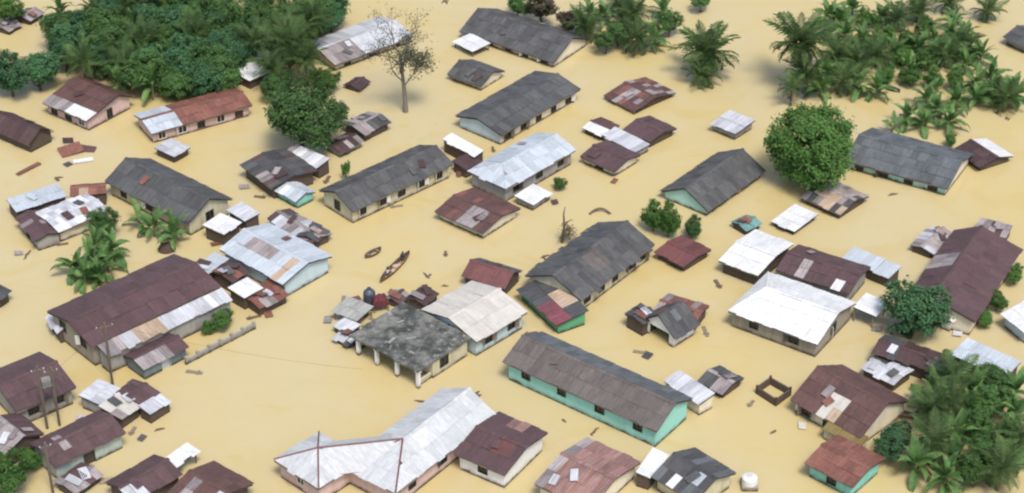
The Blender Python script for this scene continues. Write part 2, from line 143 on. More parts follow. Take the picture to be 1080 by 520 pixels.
  {'name': 'hut', 'label': 'lavender striped gabled hut at the left edge below the large brown house', 'at': (-44.44, 133.23), 'rot': -45.1, 'size': (4.3, 3.94), 'h': 1.6, 'rise': 0.9, 'roof': 'lav', 'wall': 'wood', 'kind': 'gable', 'patch': [(1, 0, 1, 0, 1, 'brown')]},
  {'name': 'house', 'label': 'brown roofed house with pale green wall and dark porch near the bottom left', 'at': (-38.41, 132.37), 'rot': 42.3, 'size': (7.21, 4.18), 'h': 1.8, 'rise': 0.7, 'roof': 'brown', 'wall': 'palegreen', 'kind': 'gable', 'df': 1, 'mix': [('lav', 0.05)]},
  {'name': 'hut', 'label': 'pale grey roof at the left of the small roof cluster by the single power pole', 'at': (-37.83, 139.6), 'rot': 61.8, 'size': (2.9, 2.53), 'h': 1.3, 'rise': 0.2, 'roof': 'silver', 'wall': 'grey', 'kind': 'mono'},
  {'name': 'hut', 'label': 'cream and tan sheet roof at the front of the small roof cluster', 'at': (-35.62, 137.63), 'rot': 55.1, 'size': (2.54, 2.86), 'h': 1.2, 'rise': 0.25, 'roof': 'cream', 'wall': 'wood', 'kind': 'mono', 'mix': [('lav', 0.35)]},
  {'name': 'hut', 'label': 'brown roof behind the cream sheet roof in the small roof cluster', 'at': (-34.36, 139.64), 'rot': 54.4, 'size': (2.44, 3.18), 'h': 1.3, 'rise': 0.3, 'roof': 'brown', 'wall': 'wood', 'kind': 'gable'},
  {'name': 'hut', 'label': 'whitish grey roof at the right tip of the small roof cluster', 'at': (-32.56, 138.06), 'rot': 50.9, 'size': (2.52, 1.56), 'h': 1.1, 'rise': 0.25, 'roof': 'silver', 'wall': 'wood', 'kind': 'mono', 'mix': [('lav', 0.3)]},
  {'name': 'house', 'label': 'brown roof with a white strip at the bottom edge near the left corner', 'at': (-31.69, 127.18), 'rot': 46.9, 'size': (5.3, 3.68), 'h': 1.5, 'rise': 0.6, 'roof': 'brown', 'wall': 'wood', 'kind': 'gable', 'patch': [(0, 0.0, 0.3, 0.3, 0.9, 'silver')]},
  {'name': 'lean_to', 'label': 'long narrow white roof strip rising right of the brown roof at the bottom', 'at': (-29.61, 129.69), 'rot': 53.1, 'size': (4.84, 1.36), 'h': 1.4, 'rise': 0.2, 'roof': 'white', 'wall': None, 'kind': 'mono'},
  {'name': 'house', 'label': 'brown roof with pale stripes cut by the bottom edge left of the pink house', 'at': (-25.84, 125.82), 'rot': -38.1, 'size': (4.94, 5.4), 'h': 1.5, 'rise': 0.8, 'roof': 'brown', 'wall': 'wood', 'kind': 'gable', 'patch': [(0, 0.22, 0.3, 0, 1, 'lav'), (0, 0.75, 1, 0.4, 0.8, 'blue')]},
  {'name': 'shack', 'label': 'low grey brown shack between the poles at the bottom left', 'at': (-37.6, 128.08), 'rot': 53.5, 'size': (3.3, 2.38), 'h': 0.8, 'rise': 0.3, 'roof': 'lav', 'wall': 'wood', 'kind': 'gable', 'mix': [('brown', 0.5)]},
  {'name': 'shack', 'label': 'dark roof corner at the left edge above the big brown house', 'at': (-51.86, 156.13), 'rot': 59.6, 'size': (2.67, 3.67), 'h': 1.2, 'rise': 0.3, 'roof': 'dark', 'wall': 'wood', 'kind': 'gable'},
  {'name': 'hut', 'label': 'low grey purple roof at the top left behind the small round corner tree', 'at': (-61.29, 219.28), 'rot': 65.4, 'size': (2.97, 2.63), 'h': 0.6, 'rise': 0.4, 'roof': 'lav', 'wall': 'wood', 'kind': 'gable', 'mix': [('grey', 0.3)]},
  {'name': 'hut', 'label': 'tiny purple grey roof at the left edge below the small round corner tree', 'at': (-63.15, 216.22), 'rot': 60.4, 'size': (2.44, 2.02), 'h': 0.5, 'rise': 0.3, 'roof': 'lav', 'wall': 'wood', 'kind': 'gable'},
  {'name': 'hut', 'label': 'small dark brown wrecked roof in the water left of the bare tree', 'at': (-18.4, 201.23), 'rot': 58.2, 'size': (2.52, 1.83), 'h': 0.4, 'rise': 0.3, 'roof': 'dark brown', 'wall': 'wood', 'kind': 'gable', 'rag': 0.4},
  {'name': 'lean_to', 'label': 'narrow white panel roof at the left end of the big brown house', 'at': (-43.95, 150.72), 'rot': -59.6, 'size': (3.3, 0.8), 'h': 1.2, 'rise': 0.5, 'roof': 'silver', 'wall': 'wood', 'kind': 'mono'},
  {'name': 'shack', 'label': 'small dark sheet shack just left of the concrete slab house', 'at': (-15.74, 149.47), 'rot': -41.8, 'size': (2.09, 1.92), 'h': 0.5, 'rise': 0.3, 'roof': 'dark', 'wall': 'wood', 'kind': 'gable', 'mix': [('silver', 0.4)]},
  {'name': 'shack', 'label': 'low broken brown roof behind the red tarpaulin stall', 'at': (-11.38, 156.17), 'rot': 57.6, 'size': (1.96, 1.62), 'h': 0.6, 'rise': 0.3, 'roof': 'brown', 'wall': 'wood', 'kind': 'gable', 'mix': [('lav', 0.3)]},
  {'name': 'shack', 'label': 'narrow rusty roof strip squeezed below the large light blue house', 'at': (-23.72, 157.76), 'rot': -49.4, 'size': (1.99, 1.67), 'h': 0.9, 'rise': 0.3, 'roof': 'rust', 'wall': 'wood', 'kind': 'gable', 'mix': [('lav', 0.4)]},
  {'name': 'shack', 'label': 'small grey broken roof at the right end of the broken sheet strip', 'at': (-20.69, 167.25), 'rot': 63.4, 'size': (2.44, 2.18), 'h': 1.0, 'rise': 0.3, 'roof': 'grey', 'wall': 'wood', 'kind': 'gable', 'mix': [('dark', 0.4)]},
]
PLANTS = [
  ('broad', 32.44, 178.86, 5.03, 4.78, 0.9, 318, 260, 1, 1.6, 'broadleaf_tree', 'big round dense green tree between the turquoise gable house and the blue grey roof', None),
  ('broad', -23.71, 186.98, 4.85, 4.37, 0.85, 183, 814, 0, 1.5, 'broadleaf_tree', 'round dense green tree in front of the palms at the upper left', None),
  ('broad', 38.67, 150.54, 3.19, 3.19, 1.0, 353, 967, 2, 1.0, 'broadleaf_tree', 'round leafy blue green tree in front of the large dark brown house', None),
  ('broad', 33.67, 131.9, 2.13, 2.02, 0.9, 333, 947, 2, 1.2, 'round_bush', 'compact round bush beside the rust red turquoise walled house at bottom right', None),
  ('broad', -63.79, 217.45, 2.32, 2.55, 0.9, 14, 862, 1, 1.0, 'broadleaf_tree', 'small round tree in the top left corner', None),
  ('broad', -58.96, 198.9, 2.85, 2.71, 0.95, 127, 665, 2, 1.0, 'broadleaf_tree', 'leafy tree at the left edge above the dark brown roofed house', None),
  ('broad', -55.91, 200.3, 2.87, 2.72, 0.95, 80, 114, 2, 1.0, 'broadleaf_tree', 'leafy tree left of the woods behind the pale pink house', None),
  ('broad', 14.88, 169.21, 1.51, 1.66, 1.25, 240, 889, 1, 1.0, 'young_tree', 'left young leafy tree behind the small reddish brown roof', None),
  ('broad', 16.38, 168.12, 1.51, 1.88, 1.5, 194, 557, 1, 1.0, 'young_tree', 'tall middle young tree behind the small reddish brown roof', None),
  ('broad', 18.86, 167.91, 1.2, 1.2, 1.15, 293, 253, 0, 1.0, 'young_tree', 'right small round young tree behind the small reddish brown roof', None),
  ('broad', 5.25, 177.69, 0.83, 0.83, 0.9, 110, 418, 1, 1.0, 'bush', 'small green bush beside the small white flat roof shelter', None),
  ('broad', -18.14, 179.78, 0.63, 1.39, 1.8, 93, 938, 1, 0.5, 'sapling', 'thin leaning green sapling beside the long yellowish house', None),
  ('broad', 49.47, 187.15, 0.86, 0.86, 1.0, 81, 781, 0, 1.0, 'bush', 'small dark bush behind the blue grey roof at the right', None),
  ('broad', 45.92, 152.1, 1.21, 1.09, 0.8, 71, 635, 1, 1.0, 'bush', 'low bush by the foot of the large dark brown house', None),
  ('broad', 47.74, 154.63, 1.13, 1.13, 0.9, 227, 129, 1, 1.0, 'bush', 'bush beside the right eave of the large dark brown house', None),
  ('broad', 50.44, 159.29, 1.15, 1.15, 1.0, 0, 993, 1, 1.0, 'bush', 'bush at the right edge above the turquoise walled white roof', None),
  ('broad', -27.97, 151.7, 1.21, 1.15, 0.8, 107, 793, 1, 1.0, 'bush', 'garden bush behind the low yard wall', None),
  ('broad', -29.25, 150.67, 0.83, 0.75, 0.9, 84, 893, 1, 1.0, 'bush', 'smaller garden bush at the left end of the yard wall', None),
  ('broad', -43.22, 126.67, 2.49, 2.49, 0.9, 148, 321, 1, 1.0, 'bush', 'large bright green bush in the bottom left corner', None),
  ('broad', -42.39, 130.31, 1.18, 1.18, 0.9, 276, 899, 1, 1.0, 'bush', 'small bush beside the large bush in the bottom left corner', None),
  ('broad', 3.81, 217.45, 2.32, 2.55, 0.8, 320, 209, 3, 0.6, 'broadleaf_tree', 'brownish green tree above the right half of the long grey house at the top', None),
  ('broad', 0.72, 219.63, 1.84, 2.02, 0.9, 353, 202, 0, 0.8, 'broadleaf_tree', 'small tree at the top edge left of the brownish green tree', None),
  ('broad', 7.12, 215.98, 1.69, 1.69, 0.8, 152, 22, 3, 0.6, 'bush', 'brownish shrub at the right end of the long grey house at the top', None),
  ('broad', -42.27, 167.41, 1.9, 2.1, 1.0, 212, 169, 0, 1.1, 'broadleaf_tree', 'dense dark leafy tree above the left banana clump', None),
  ('palm', 23.33, 203.95, 4.4, 3.1, 46, 135, 66, 0, 0, 'palm_tree', 'tall oil palm standing alone right of the mottled brown roof', None),
  ('palm', 33.89, 200.73, 4.6, 6.0, 44, 169, 308, 0, 0, 'palm_tree', 'tall dark palm directly above the big round tree', None),
  ('palm', -26.59, 202.69, 4.2, 5.0, 40, 308, 600, 0, 0, 'palm_tree', 'large palm behind the round dense tree at the upper left', None),
  ('palm', -24.45, 207.93, 3.8, 5.4, 36, 1, 610, 0, 0, 'palm_tree', 'palm beside the left end of the long silvery roof', None),
  ('palm', 32.57, 196.66, 2.4, 2.4, 16, 347, 724, 0, 0, 'palm_tree', 'short dark palm left of the tall palm above the round tree', None),
  ('palm', 34.75, 199.01, 3.4, 2.4, 26, 173, 67, 0, 0, 'palm_tree', 'low bushy palm at the foot of the tall dark palm', None),
  ('palm', 22.66, 201.56, 3.0, 1.3, 24, 158, 363, 0, 0, 'palm_tree', 'low bushy palm at the foot of the lone oil palm', None),
  ('palm', -28.21, 200.54, 3.2, 2.6, 24, 156, 492, 0, 0, 'palm_tree', 'left palm at the back of the round dense tree', None),
  ('palm', -24.44, 201.41, 3.4, 3.4, 26, 356, 323, 0, 0, 'palm_tree', 'middle palm at the back of the round dense tree', None),
  ('broad', -22.04, 199.8, 1.82, 1.73, 1.0, 94, 494, 1, 1.0, 'broadleaf_tree', 'yellowish leafy tree at the right shoulder of the round dense tree', None),
  ('broad', -27.5, 197.54, 2.03, 1.93, 1.1, 90, 58, 0, 1.0, 'broadleaf_tree', 'leafy tree at the left shoulder of the round dense tree', None),
  ('broad', -20.14, 192.43, 1.55, 1.47, 1.1, 11, 975, 3, 0.6, 'broadleaf_tree', 'thin brownish green tree at the right side of the round dense tree', None),
  ('palm', 9.17, 213.64, 3.4, 1.8, 26, 183, 865, 0, 0, 'palm_tree', 'first feathery palm from the left in the green clump at the top middle', 'palm and banana clump at the top middle'),
  ('banana', 11.45, 217.7, 1.4, 0, 15, 206, 18, 0, 0, 'banana_plant', 'second banana plant from the left in the green clump at the top middle', 'palm and banana clump at the top middle'),
  ('broad', 13.08, 211.75, 1.78, 1.96, 0.9, 281, 806, 0, 1.0, 'broadleaf_tree', 'second leafy tree from the left in the green clump at the top middle', 'palm and banana clump at the top middle'),
  ('palm', 15.25, 217.36, 3.4, 1.8, 26, 187, 385, 0, 0, 'palm_tree', 'third feathery palm from the left in the green clump at the top middle', 'palm and banana clump at the top middle'),
  ('banana', 17.5, 211.35, 1.4, 0, 15, 296, 861, 0, 0, 'banana_plant', 'third banana plant from the left in the green clump at the top middle', 'palm and banana clump at the top middle'),
  ('broad', 19.57, 214.33, 1.8, 1.98, 0.9, 4, 461, 0, 1.0, 'broadleaf_tree', 'third leafy tree from the left in the green clump at the top middle', 'palm and banana clump at the top middle'),
  ('palm', 13.86, 220.63, 3.4, 1.8, 26, 92, 638, 0, 0, 'palm_tree', 'second feathery palm from the left in the green clump at the top middle', 'palm and banana clump at the top middle'),
  ('banana', 19.19, 219.33, 1.4, 0, 15, 100, 121, 0, 0, 'banana_plant', 'fourth banana plant from the left in the green clump at the top middle', 'palm and banana clump at the top middle'),
  ('broad', 11.6, 209.72, 1.77, 1.95, 0.9, 125, 950, 0, 1.0, 'broadleaf_tree', 'first leafy tree from the left in the green clump at the top middle', 'palm and banana clump at the top middle'),
  ('palm', 15.33, 210.01, 3.4, 1.8, 26, 176, 524, 0, 0, 'palm_tree', 'fourth feathery palm from the left in the green clump at the top middle', 'palm and banana clump at the top middle'),
  ('banana', 9.82, 218.78, 1.4, 0, 15, 181, 914, 0, 0, 'banana_plant', 'first banana plant from the left in the green clump at the top middle', 'palm and banana clump at the top middle'),
  ('banana', 40.12, 217.9, 1.3, 0, 15, 268, 256, 0, 0, 'banana_plant', 'third banana plant the left in the floodwater at the top right', 'plants scattered in the floodwater at the top right'),
  ('banana', 41.44, 213.11, 1.3, 0, 15, 236, 110, 0, 0, 'banana_plant', 'sixth banana plant the left in the floodwater at the top right', 'plants scattered in the floodwater at the top right'),
  ('banana', 39.26, 208.48, 1.3, 0, 15, 301, 766, 0, 0, 'banana_plant', 'fourth banana plant the left in the floodwater at the top right', 'plants scattered in the floodwater at the top right'),
  ('palm', 41.59, 204.58, 3.2, 1.5, 24, 188, 880, 0, 0, 'palm_tree', 'third young palm the left in the floodwater at the top right', 'plants scattered in the floodwater at the top right'),
  ('palm', 44.18, 206.56, 3.2, 1.5, 24, 151, 37, 0, 0, 'palm_tree', 'fourth young palm the left in the floodwater at the top right', 'plants scattered in the floodwater at the top right'),
  ('broad', 45.86, 211.86, 1.54, 1.39, 0.9, 221, 969, 1, 1.0, 'broadleaf_tree', 'fourth small leafy tree from the left in the floodwater at the top right', 'plants scattered in the floodwater at the top right'),
  ('broad', 47.34, 206.83, 1.51, 1.36, 0.9, 106, 351, 1, 1.0, 'broadleaf_tree', 'sixth small leafy tree from the left in the floodwater at the top right', 'plants scattered in the floodwater at the top right'),
  ('broad', 49.46, 205.84, 1.51, 1.36, 0.9, 312, 369, 1, 1.0, 'broadleaf_tree', 'ninth small leafy tree from the left in the floodwater at the top right', 'plants scattered in the floodwater at the top right'),
  ('banana', 51.67, 210.01, 1.3, 0, 15, 174, 282, 0, 0, 'banana_plant', 'seventeenth banana plant the left in the floodwater at the top right', 'plants scattered in the floodwater at the top right'),
  ('banana', 54.48, 213.11, 1.3, 0, 15, 359, 558, 0, 0, 'banana_plant', 'nineteenth banana plant the left in the floodwater at the top right', 'plants scattered in the floodwater at the top right'),
  ('banana', 55.81, 211.55, 1.3, 0, 15, 47, 319, 0, 0, 'banana_plant', 'twenty-second banana plant the left in the floodwater at the top right', 'plants scattered in the floodwater at the top right'),
  ('palm', 52.79, 206.56, 3.2, 1.5, 24, 351, 324, 0, 0, 'palm_tree', 'seventh young palm the left in the floodwater at the top right', 'plants scattered in the floodwater at the top right'),
  ('palm', 51.25, 218.52, 3.2, 1.5, 24, 156, 181, 0, 0, 'palm_tree', 'sixth young palm the left in the floodwater at the top right', 'plants scattered in the floodwater at the top right'),
  ('broad', 49.97, 200.55, 1.48, 1.33, 0.9, 40, 641, 1, 1.0, 'broadleaf_tree', 'eleventh small leafy tree from the left in the floodwater at the top right', 'plants scattered in the floodwater at the top right'),
  ('broad', 47.56, 201.49, 1.48, 1.34, 0.9, 352, 318, 1, 1.0, 'broadleaf_tree', 'eighth small leafy tree from the left in the floodwater at the top right', 'plants scattered in the floodwater at the top right'),
  ('broad', 52.56, 200.55, 1.48, 1.33, 0.9, 82, 737, 1, 1.0, 'broadleaf_tree', 'twelfth small leafy tree from the left in the floodwater at the top right', 'plants scattered in the floodwater at the top right'),
  ('banana', 54.12, 196.38, 1.3, 0, 15, 41, 615, 0, 0, 'banana_plant', 'twenty-fifth banana plant the left in the floodwater at the top right', 'plants scattered in the floodwater at the top right'),
  ('banana', 56.4, 197.78, 1.3, 0, 15, 273, 945, 0, 0, 'banana_plant', 'twenty-ninth banana plant the left in the floodwater at the top right', 'plants scattered in the floodwater at the top right'),
  ('banana', 59.29, 197.78, 1.3, 0, 15, 207, 32, 0, 0, 'banana_plant', 'thirty-first banana plant the left in the floodwater at the top right', 'plants scattered in the floodwater at the top right'),
  ('palm', 57.51, 195.55, 3.2, 1.5, 24, 121, 758, 0, 0, 'palm_tree', 'ninth young palm the left in the floodwater at the top right', 'plants scattered in the floodwater at the top right'),
  ('palm', 39.17, 199.75, 3.2, 1.5, 24, 304, 352, 0, 0, 'palm_tree', 'second young palm the left in the floodwater at the top right', 'plants scattered in the floodwater at the top right'),
  ('broad', 44.59, 201.97, 1.49, 1.34, 0.9, 128, 467, 1, 1.0, 'broadleaf_tree', 'fifth small leafy tree from the left in the floodwater at the top right', 'plants scattered in the floodwater at the top right'),
  ('broad', 44.6, 216.55, 1.57, 1.41, 0.9, 215, 149, 1, 1.0, 'broadleaf_tree', 'second small leafy tree from the left in the floodwater at the top right', 'plants scattered in the floodwater at the top right'),
  ('broad', 38.66, 213.92, 1.55, 1.4, 0.9, 326, 34, 1, 1.0, 'broadleaf_tree', 'first small leafy tree from the left in the floodwater at the top right', 'plants scattered in the floodwater at the top right'),
  ('banana', 54.73, 204.99, 1.3, 0, 15, 171, 858, 0, 0, 'banana_plant', 'twenty-third banana plant the left in the floodwater at the top right', 'plants scattered in the floodwater at the top right'),
  ('banana', 43.31, 220.08, 1.3, 0, 15, 106, 133, 0, 0, 'banana_plant', 'eighth banana plant the left in the floodwater at the top right', 'plants scattered in the floodwater at the top right'),
  ('banana', 37.58, 203.03, 1.3, 0, 15, 288, 972, 0, 0, 'banana_plant', 'second banana plant the left in the floodwater at the top right', 'plants scattered in the floodwater at the top right'),
  ('palm', 48.13, 216.36, 3.2, 1.5, 24, 67, 645, 0, 0, 'palm_tree', 'fifth young palm the left in the floodwater at the top right', 'plants scattered in the floodwater at the top right'),
  ('palm', 39.41, 206.06, 3.2, 1.5, 24, 211, 109, 0, 0, 'palm_tree', 'first young palm the left in the floodwater at the top right', 'plants scattered in the floodwater at the top right'),
  ('broad', 43.64, 210.33, 1.53, 1.38, 0.9, 86, 446, 1, 1.0, 'broadleaf_tree', 'third small leafy tree from the left in the floodwater at the top right', 'plants scattered in the floodwater at the top right'),
  ('broad', 48.49, 210.84, 1.54, 1.38, 0.9, 76, 62, 1, 1.0, 'broadleaf_tree', 'seventh small leafy tree from the left in the floodwater at the top right', 'plants scattered in the floodwater at the top right'),
  ('broad', 51.71, 214.44, 1.56, 1.4, 0.9, 150, 146, 1, 1.0, 'broadleaf_tree', 'tenth small leafy tree from the left in the floodwater at the top right', 'plants scattered in the floodwater at the top right'),
  ('banana', 55.01, 199.66, 1.3, 0, 15, 317, 872, 0, 0, 'banana_plant', 'twenty-sixth banana plant the left in the floodwater at the top right', 'plants scattered in the floodwater at the top right'),
  ('banana', 41.39, 216.82, 1.3, 0, 15, 86, 999, 0, 0, 'banana_plant', 'fifth banana plant the left in the floodwater at the top right', 'plants scattered in the floodwater at the top right'),
  ('banana', 48.37, 196.38, 1.3, 0, 15, 267, 464, 0, 0, 'banana_plant', 'sixteenth banana plant the left in the floodwater at the top right', 'plants scattered in the floodwater at the top right'),
  ('palm', 54.79, 208.57, 3.2, 1.5, 24, 249, 705, 0, 0, 'palm_tree', 'eighth young palm the left in the floodwater at the top right', 'plants scattered in the floodwater at the top right'),
  ('banana', 40.75, 199.35, 1.46, 0, 15, 245, 280, 0, 0, 'banana_plant', 'ninth banana plant the left in the floodwater at the top right', 'plants scattered in the floodwater at the top right'),
  ('banana', 36.34, 198.82, 1.25, 0, 15, 206, 923, 0, 0, 'banana_plant', 'first banana plant the left in the floodwater at the top right', 'plants scattered in the floodwater at the top right'),
  ('banana', 41.02, 206.22, 1.17, 0, 15, 193, 841, 0, 0, 'banana_plant', 'seventh banana plant the left in the floodwater at the top right', 'plants scattered in the floodwater at the top right'),
  ('banana', 42.89, 198.17, 1.59, 0, 15, 91, 642, 0, 0, 'banana_plant', 'eleventh banana plant the left in the floodwater at the top right', 'plants scattered in the floodwater at the top right'),
  ('banana', 46.45, 207.45, 1.57, 0, 15, 173, 184, 0, 0, 'banana_plant', 'thirteenth banana plant the left in the floodwater at the top right', 'plants scattered in the floodwater at the top right'),
  ('banana', 49.59, 209.3, 1.14, 0, 15, 139, 527, 0, 0, 'banana_plant', 'fifteenth banana plant the left in the floodwater at the top right', 'plants scattered in the floodwater at the top right'),
  ('banana', 51.59, 206.6, 1.49, 0, 15, 257, 369, 0, 0, 'banana_plant', 'eighteenth banana plant the left in the floodwater at the top right', 'plants scattered in the floodwater at the top right'),
  ('banana', 55.85, 209.32, 1.13, 0, 15, 182, 711, 0, 0, 'banana_plant', 'twenty-fourth banana plant the left in the floodwater at the top right', 'plants scattered in the floodwater at the top right'),
  ('banana', 55.28, 216.1, 1.39, 0, 15, 17, 777, 0, 0, 'banana_plant', 'twentieth banana plant the left in the floodwater at the top right', 'plants scattered in the floodwater at the top right'),
  ('banana', 47.79, 203.12, 1.25, 0, 15, 286, 721, 0, 0, 'banana_plant', 'fourteenth banana plant the left in the floodwater at the top right', 'plants scattered in the floodwater at the top right'),
  ('banana', 56.91, 201.32, 1.43, 0, 15, 248, 271, 0, 0, 'banana_plant', 'twenty-eighth banana plant the left in the floodwater at the top right', 'plants scattered in the floodwater at the top right'),
  ('banana', 58.3, 197.44, 1.48, 0, 15, 353, 733, 0, 0, 'banana_plant', 'thirtieth banana plant the left in the floodwater at the top right', 'plants scattered in the floodwater at the top right'),
  ('banana', 43.22, 211.66, 1.25, 0, 15, 174, 665, 0, 0, 'banana_plant', 'tenth banana plant the left in the floodwater at the top right', 'plants scattered in the floodwater at the top right'),
  ('banana', 46.53, 217.59, 1.19, 0, 15, 5, 485, 0, 0, 'banana_plant', 'twelfth banana plant the left in the floodwater at the top right', 'plants scattered in the floodwater at the top right'),
  ('banana', 57.03, 207.33, 1.37, 0, 15, 128, 333, 0, 0, 'banana_plant', 'twenty-seventh banana plant the left in the floodwater at the top right', 'plants scattered in the floodwater at the top right'),
  ('banana', 51.75, 195.67, 1.44, 0, 15, 237, 295, 0, 0, 'banana_plant', 'twenty-first banana plant the left in the floodwater at the top right', 'plants scattered in the floodwater at the top right'),
  ('palm', 60.22, 218.93, 2.8, 1.3, 24, 256, 662, 0, 0, 'palm_tree', 'tufted palm alone near the top right corner', None),
  ('palm', 55.6, 221.12, 2.8, 1.3, 24, 344, 816, 0, 0, 'palm_tree', 'dark brownish palm at the top edge on the right', None),
  ('banana', 45.37, 191.83, 1.3, 0, 13, 182, 356, 0, 0, 'banana_plant', 'banana plant with bent leaves behind the left half of the blue grey roof', None),
  ('banana', 48.82, 193.18, 1.8, 0, 16, 140, 659, 0, 0, 'banana_plant', 'largest banana plant behind the middle of the blue grey roof', None),
  ('banana', 50.09, 190.94, 1.3, 0, 14, 176, 755, 0, 0, 'banana_plant', 'banana plant nearest the right end of the blue grey roof', None),
  ('banana', 47.02, 190.68, 1.2, 0, 13, 209, 358, 0, 0, 'banana_plant', 'low banana plant between the two taller ones behind the blue grey roof', None),
  ('banana', 43.39, 190.15, 1.0, 0, 6, 88, 890, 0, 0, 'banana_plant', 'small pale banana shoot just above the blue grey roof', None),
  ('broad', 24.18, 221.32, 1.47, 1.47, 0.7, 352, 462, 0, 1.0, 'broadleaf_tree', 'tree top at the upper edge above the oil palm', None),
  ('banana', -42.42, 161.05, 2.0, 0, 15, 171, 530, 0, 0, 'banana_plant', 'bright banana plant in the middle of the left clump', None),
  ('banana', -42.85, 158.85, 1.4, 0, 14, 72, 542, 0, 0, 'banana_plant', 'lowest banana plant of the left clump beside the big brown roof', None),
  ('banana', -40.77, 163.47, 1.8, 0, 13, 85, 203, 0, 0, 'banana_plant', 'right banana plant of the left clump', None),
  ('banana', -41.43, 159.35, 1.3, 0, 13, 185, 959, 0, 0, 'banana_plant', 'banana plant touching the edge of the big brown roof', None),
  ('banana', -37.37, 168.14, 1.6, 0, 12, 244, 289, 0, 0, 'banana_plant', 'left young banana plant in front of the weathered grey house', None),
  ('banana', -35.02, 166.36, 1.8, 0, 13, 354, 80, 0, 0, 'banana_plant', 'right young banana plant growing from a dark mound', None),
  ('banana', -39.18, 169.9, 1.2, 0, 6, 343, 747, 0, 0, 'banana_plant', 'pale small banana plant by the wall of the weathered grey house', None),
  ('banana', -42.62, 164.23, 2.0, 0, 14, 213, 175, 0, 0, 'banana_plant', 'tall banana plant below the dense dark leafy tree on the left', None),
  ('banana', -44.21, 160.88, 1.2, 0, 12, 315, 799, 0, 0, 'banana_plant', 'outermost banana plant at the left of the left clump', None),
  ('banana', -41.03, 161.47, 1.5, 0, 13, 297, 528, 0, 0, 'banana_plant', 'banana plant in the lower right of the left clump', None),
  ('banana', 38.47, 139.12, 1.9, 0, 16, 340, 958, 0, 0, 'banana_plant', 'second banana plant from the left in the dense thicket at the bottom right', 'banana and palm thicket at the bottom right'),
  ('palm', 40.42, 140.27, 3.1, 2.4, 24, 215, 309, 0, 0, 'palm_tree', 'fourth palm from the left in the dense thicket at the bottom right', 'banana and palm thicket at the bottom right'),
  ('banana', 42.3, 139.69, 1.9, 0, 16, 319, 566, 0, 0, 'banana_plant', 'seventh banana plant from the left in the dense thicket at the bottom right', 'banana and palm thicket at the bottom right'),
  ('broad', 44.48, 140.73, 1.87, 2.05, 0.9, 326, 279, 0, 1.0, 'broadleaf_tree', 'fifth leafy tree from the left in the dense thicket at the bottom right', 'banana and palm thicket at the bottom right'),
  ('banana', 46.12, 139.69, 1.9, 0, 16, 14, 200, 0, 0, 'banana_plant', 'tenth banana plant from the left in the dense thicket at the bottom right', 'banana and palm thicket at the bottom right'),
  ('palm', 39.33, 136.86, 3.1, 2.4, 24, 81, 600, 0, 0, 'palm_tree', 'third palm from the left in the dense thicket at the bottom right', 'banana and palm thicket at the bottom right'),
  ('banana', 41.39, 136.86, 1.9, 0, 16, 225, 639, 0, 0, 'banana_plant', 'sixth banana plant from the left in the dense thicket at the bottom right', 'banana and palm thicket at the bottom right'),
  ('broad', 43.59, 137.35, 1.84, 2.02, 0.9, 332, 185, 0, 1.0, 'broadleaf_tree', 'fourth leafy tree from the left in the dense thicket at the bottom right', 'banana and palm thicket at the bottom right'),
  ('banana', 45.54, 136.31, 1.9, 0, 16, 351, 184, 0, 0, 'banana_plant', 'eleventh banana plant from the left in the dense thicket at the bottom right', 'banana and palm thicket at the bottom right'),
  ('palm', 37.59, 135.75, 3.1, 2.4, 24, 323, 735, 0, 0, 'palm_tree', 'first palm from the left in the dense thicket at the bottom right', 'banana and palm thicket at the bottom right'),
  ('banana', 39.44, 133.03, 1.9, 0, 16, 21, 482, 0, 0, 'banana_plant', 'fifth banana plant from the left in the dense thicket at the bottom right', 'banana and palm thicket at the bottom right'),
  ('broad', 41.78, 133.55, 1.8, 1.98, 0.9, 115, 169, 0, 1.0, 'broadleaf_tree', 'second leafy tree from the left in the dense thicket at the bottom right', 'banana and palm thicket at the bottom right'),
  ('banana', 43.8, 133.03, 1.9, 0, 16, 68, 113, 0, 0, 'banana_plant', 'ninth banana plant from the left in the dense thicket at the bottom right', 'banana and palm thicket at the bottom right'),
  ('palm', 36.86, 130.9, 3.1, 2.4, 24, 162, 991, 0, 0, 'palm_tree', 'second palm from the left in the dense thicket at the bottom right', 'banana and palm thicket at the bottom right'),
  ('banana', 38.82, 129.86, 1.9, 0, 16, 92, 494, 0, 0, 'banana_plant', 'fourth banana plant from the left in the dense thicket at the bottom right', 'banana and palm thicket at the bottom right'),
  ('broad', 41.09, 130.15, 1.77, 1.95, 0.9, 99, 561, 0, 1.0, 'broadleaf_tree', 'third leafy tree from the left in the dense thicket at the bottom right', 'banana and palm thicket at the bottom right'),
  ('banana', 43.0, 130.12, 1.9, 0, 16, 212, 476, 0, 0, 'banana_plant', 'eighth banana plant from the left in the dense thicket at the bottom right', 'banana and palm thicket at the bottom right'),
  ('palm', 44.85, 131.69, 3.1, 2.4, 24, 179, 389, 0, 0, 'palm_tree', 'sixth palm from the left in the dense thicket at the bottom right', 'banana and palm thicket at the bottom right'),
  ('banana', 37.5, 127.29, 1.9, 0, 16, 339, 626, 0, 0, 'banana_plant', 'third banana plant from the left in the dense thicket at the bottom right', 'banana and palm thicket at the bottom right'),
  ('broad', 40.12, 127.86, 1.75, 1.93, 0.9, 36, 605, 0, 1.0, 'broadleaf_tree', 'first leafy tree from the left in the dense thicket at the bottom right', 'banana and palm thicket at the bottom right'),
  ('banana', 35.21, 129.08, 1.9, 0, 16, 121, 735, 0, 0, 'banana_plant', 'first banana plant from the left in the dense thicket at the bottom right', 'banana and palm thicket at the bottom right'),
  ('palm', 42.12, 127.54, 3.1, 2.4, 24, 191, 0, 0, 0, 'palm_tree', 'fifth palm from the left in the dense thicket at the bottom right', 'banana and palm thicket at the bottom right'),
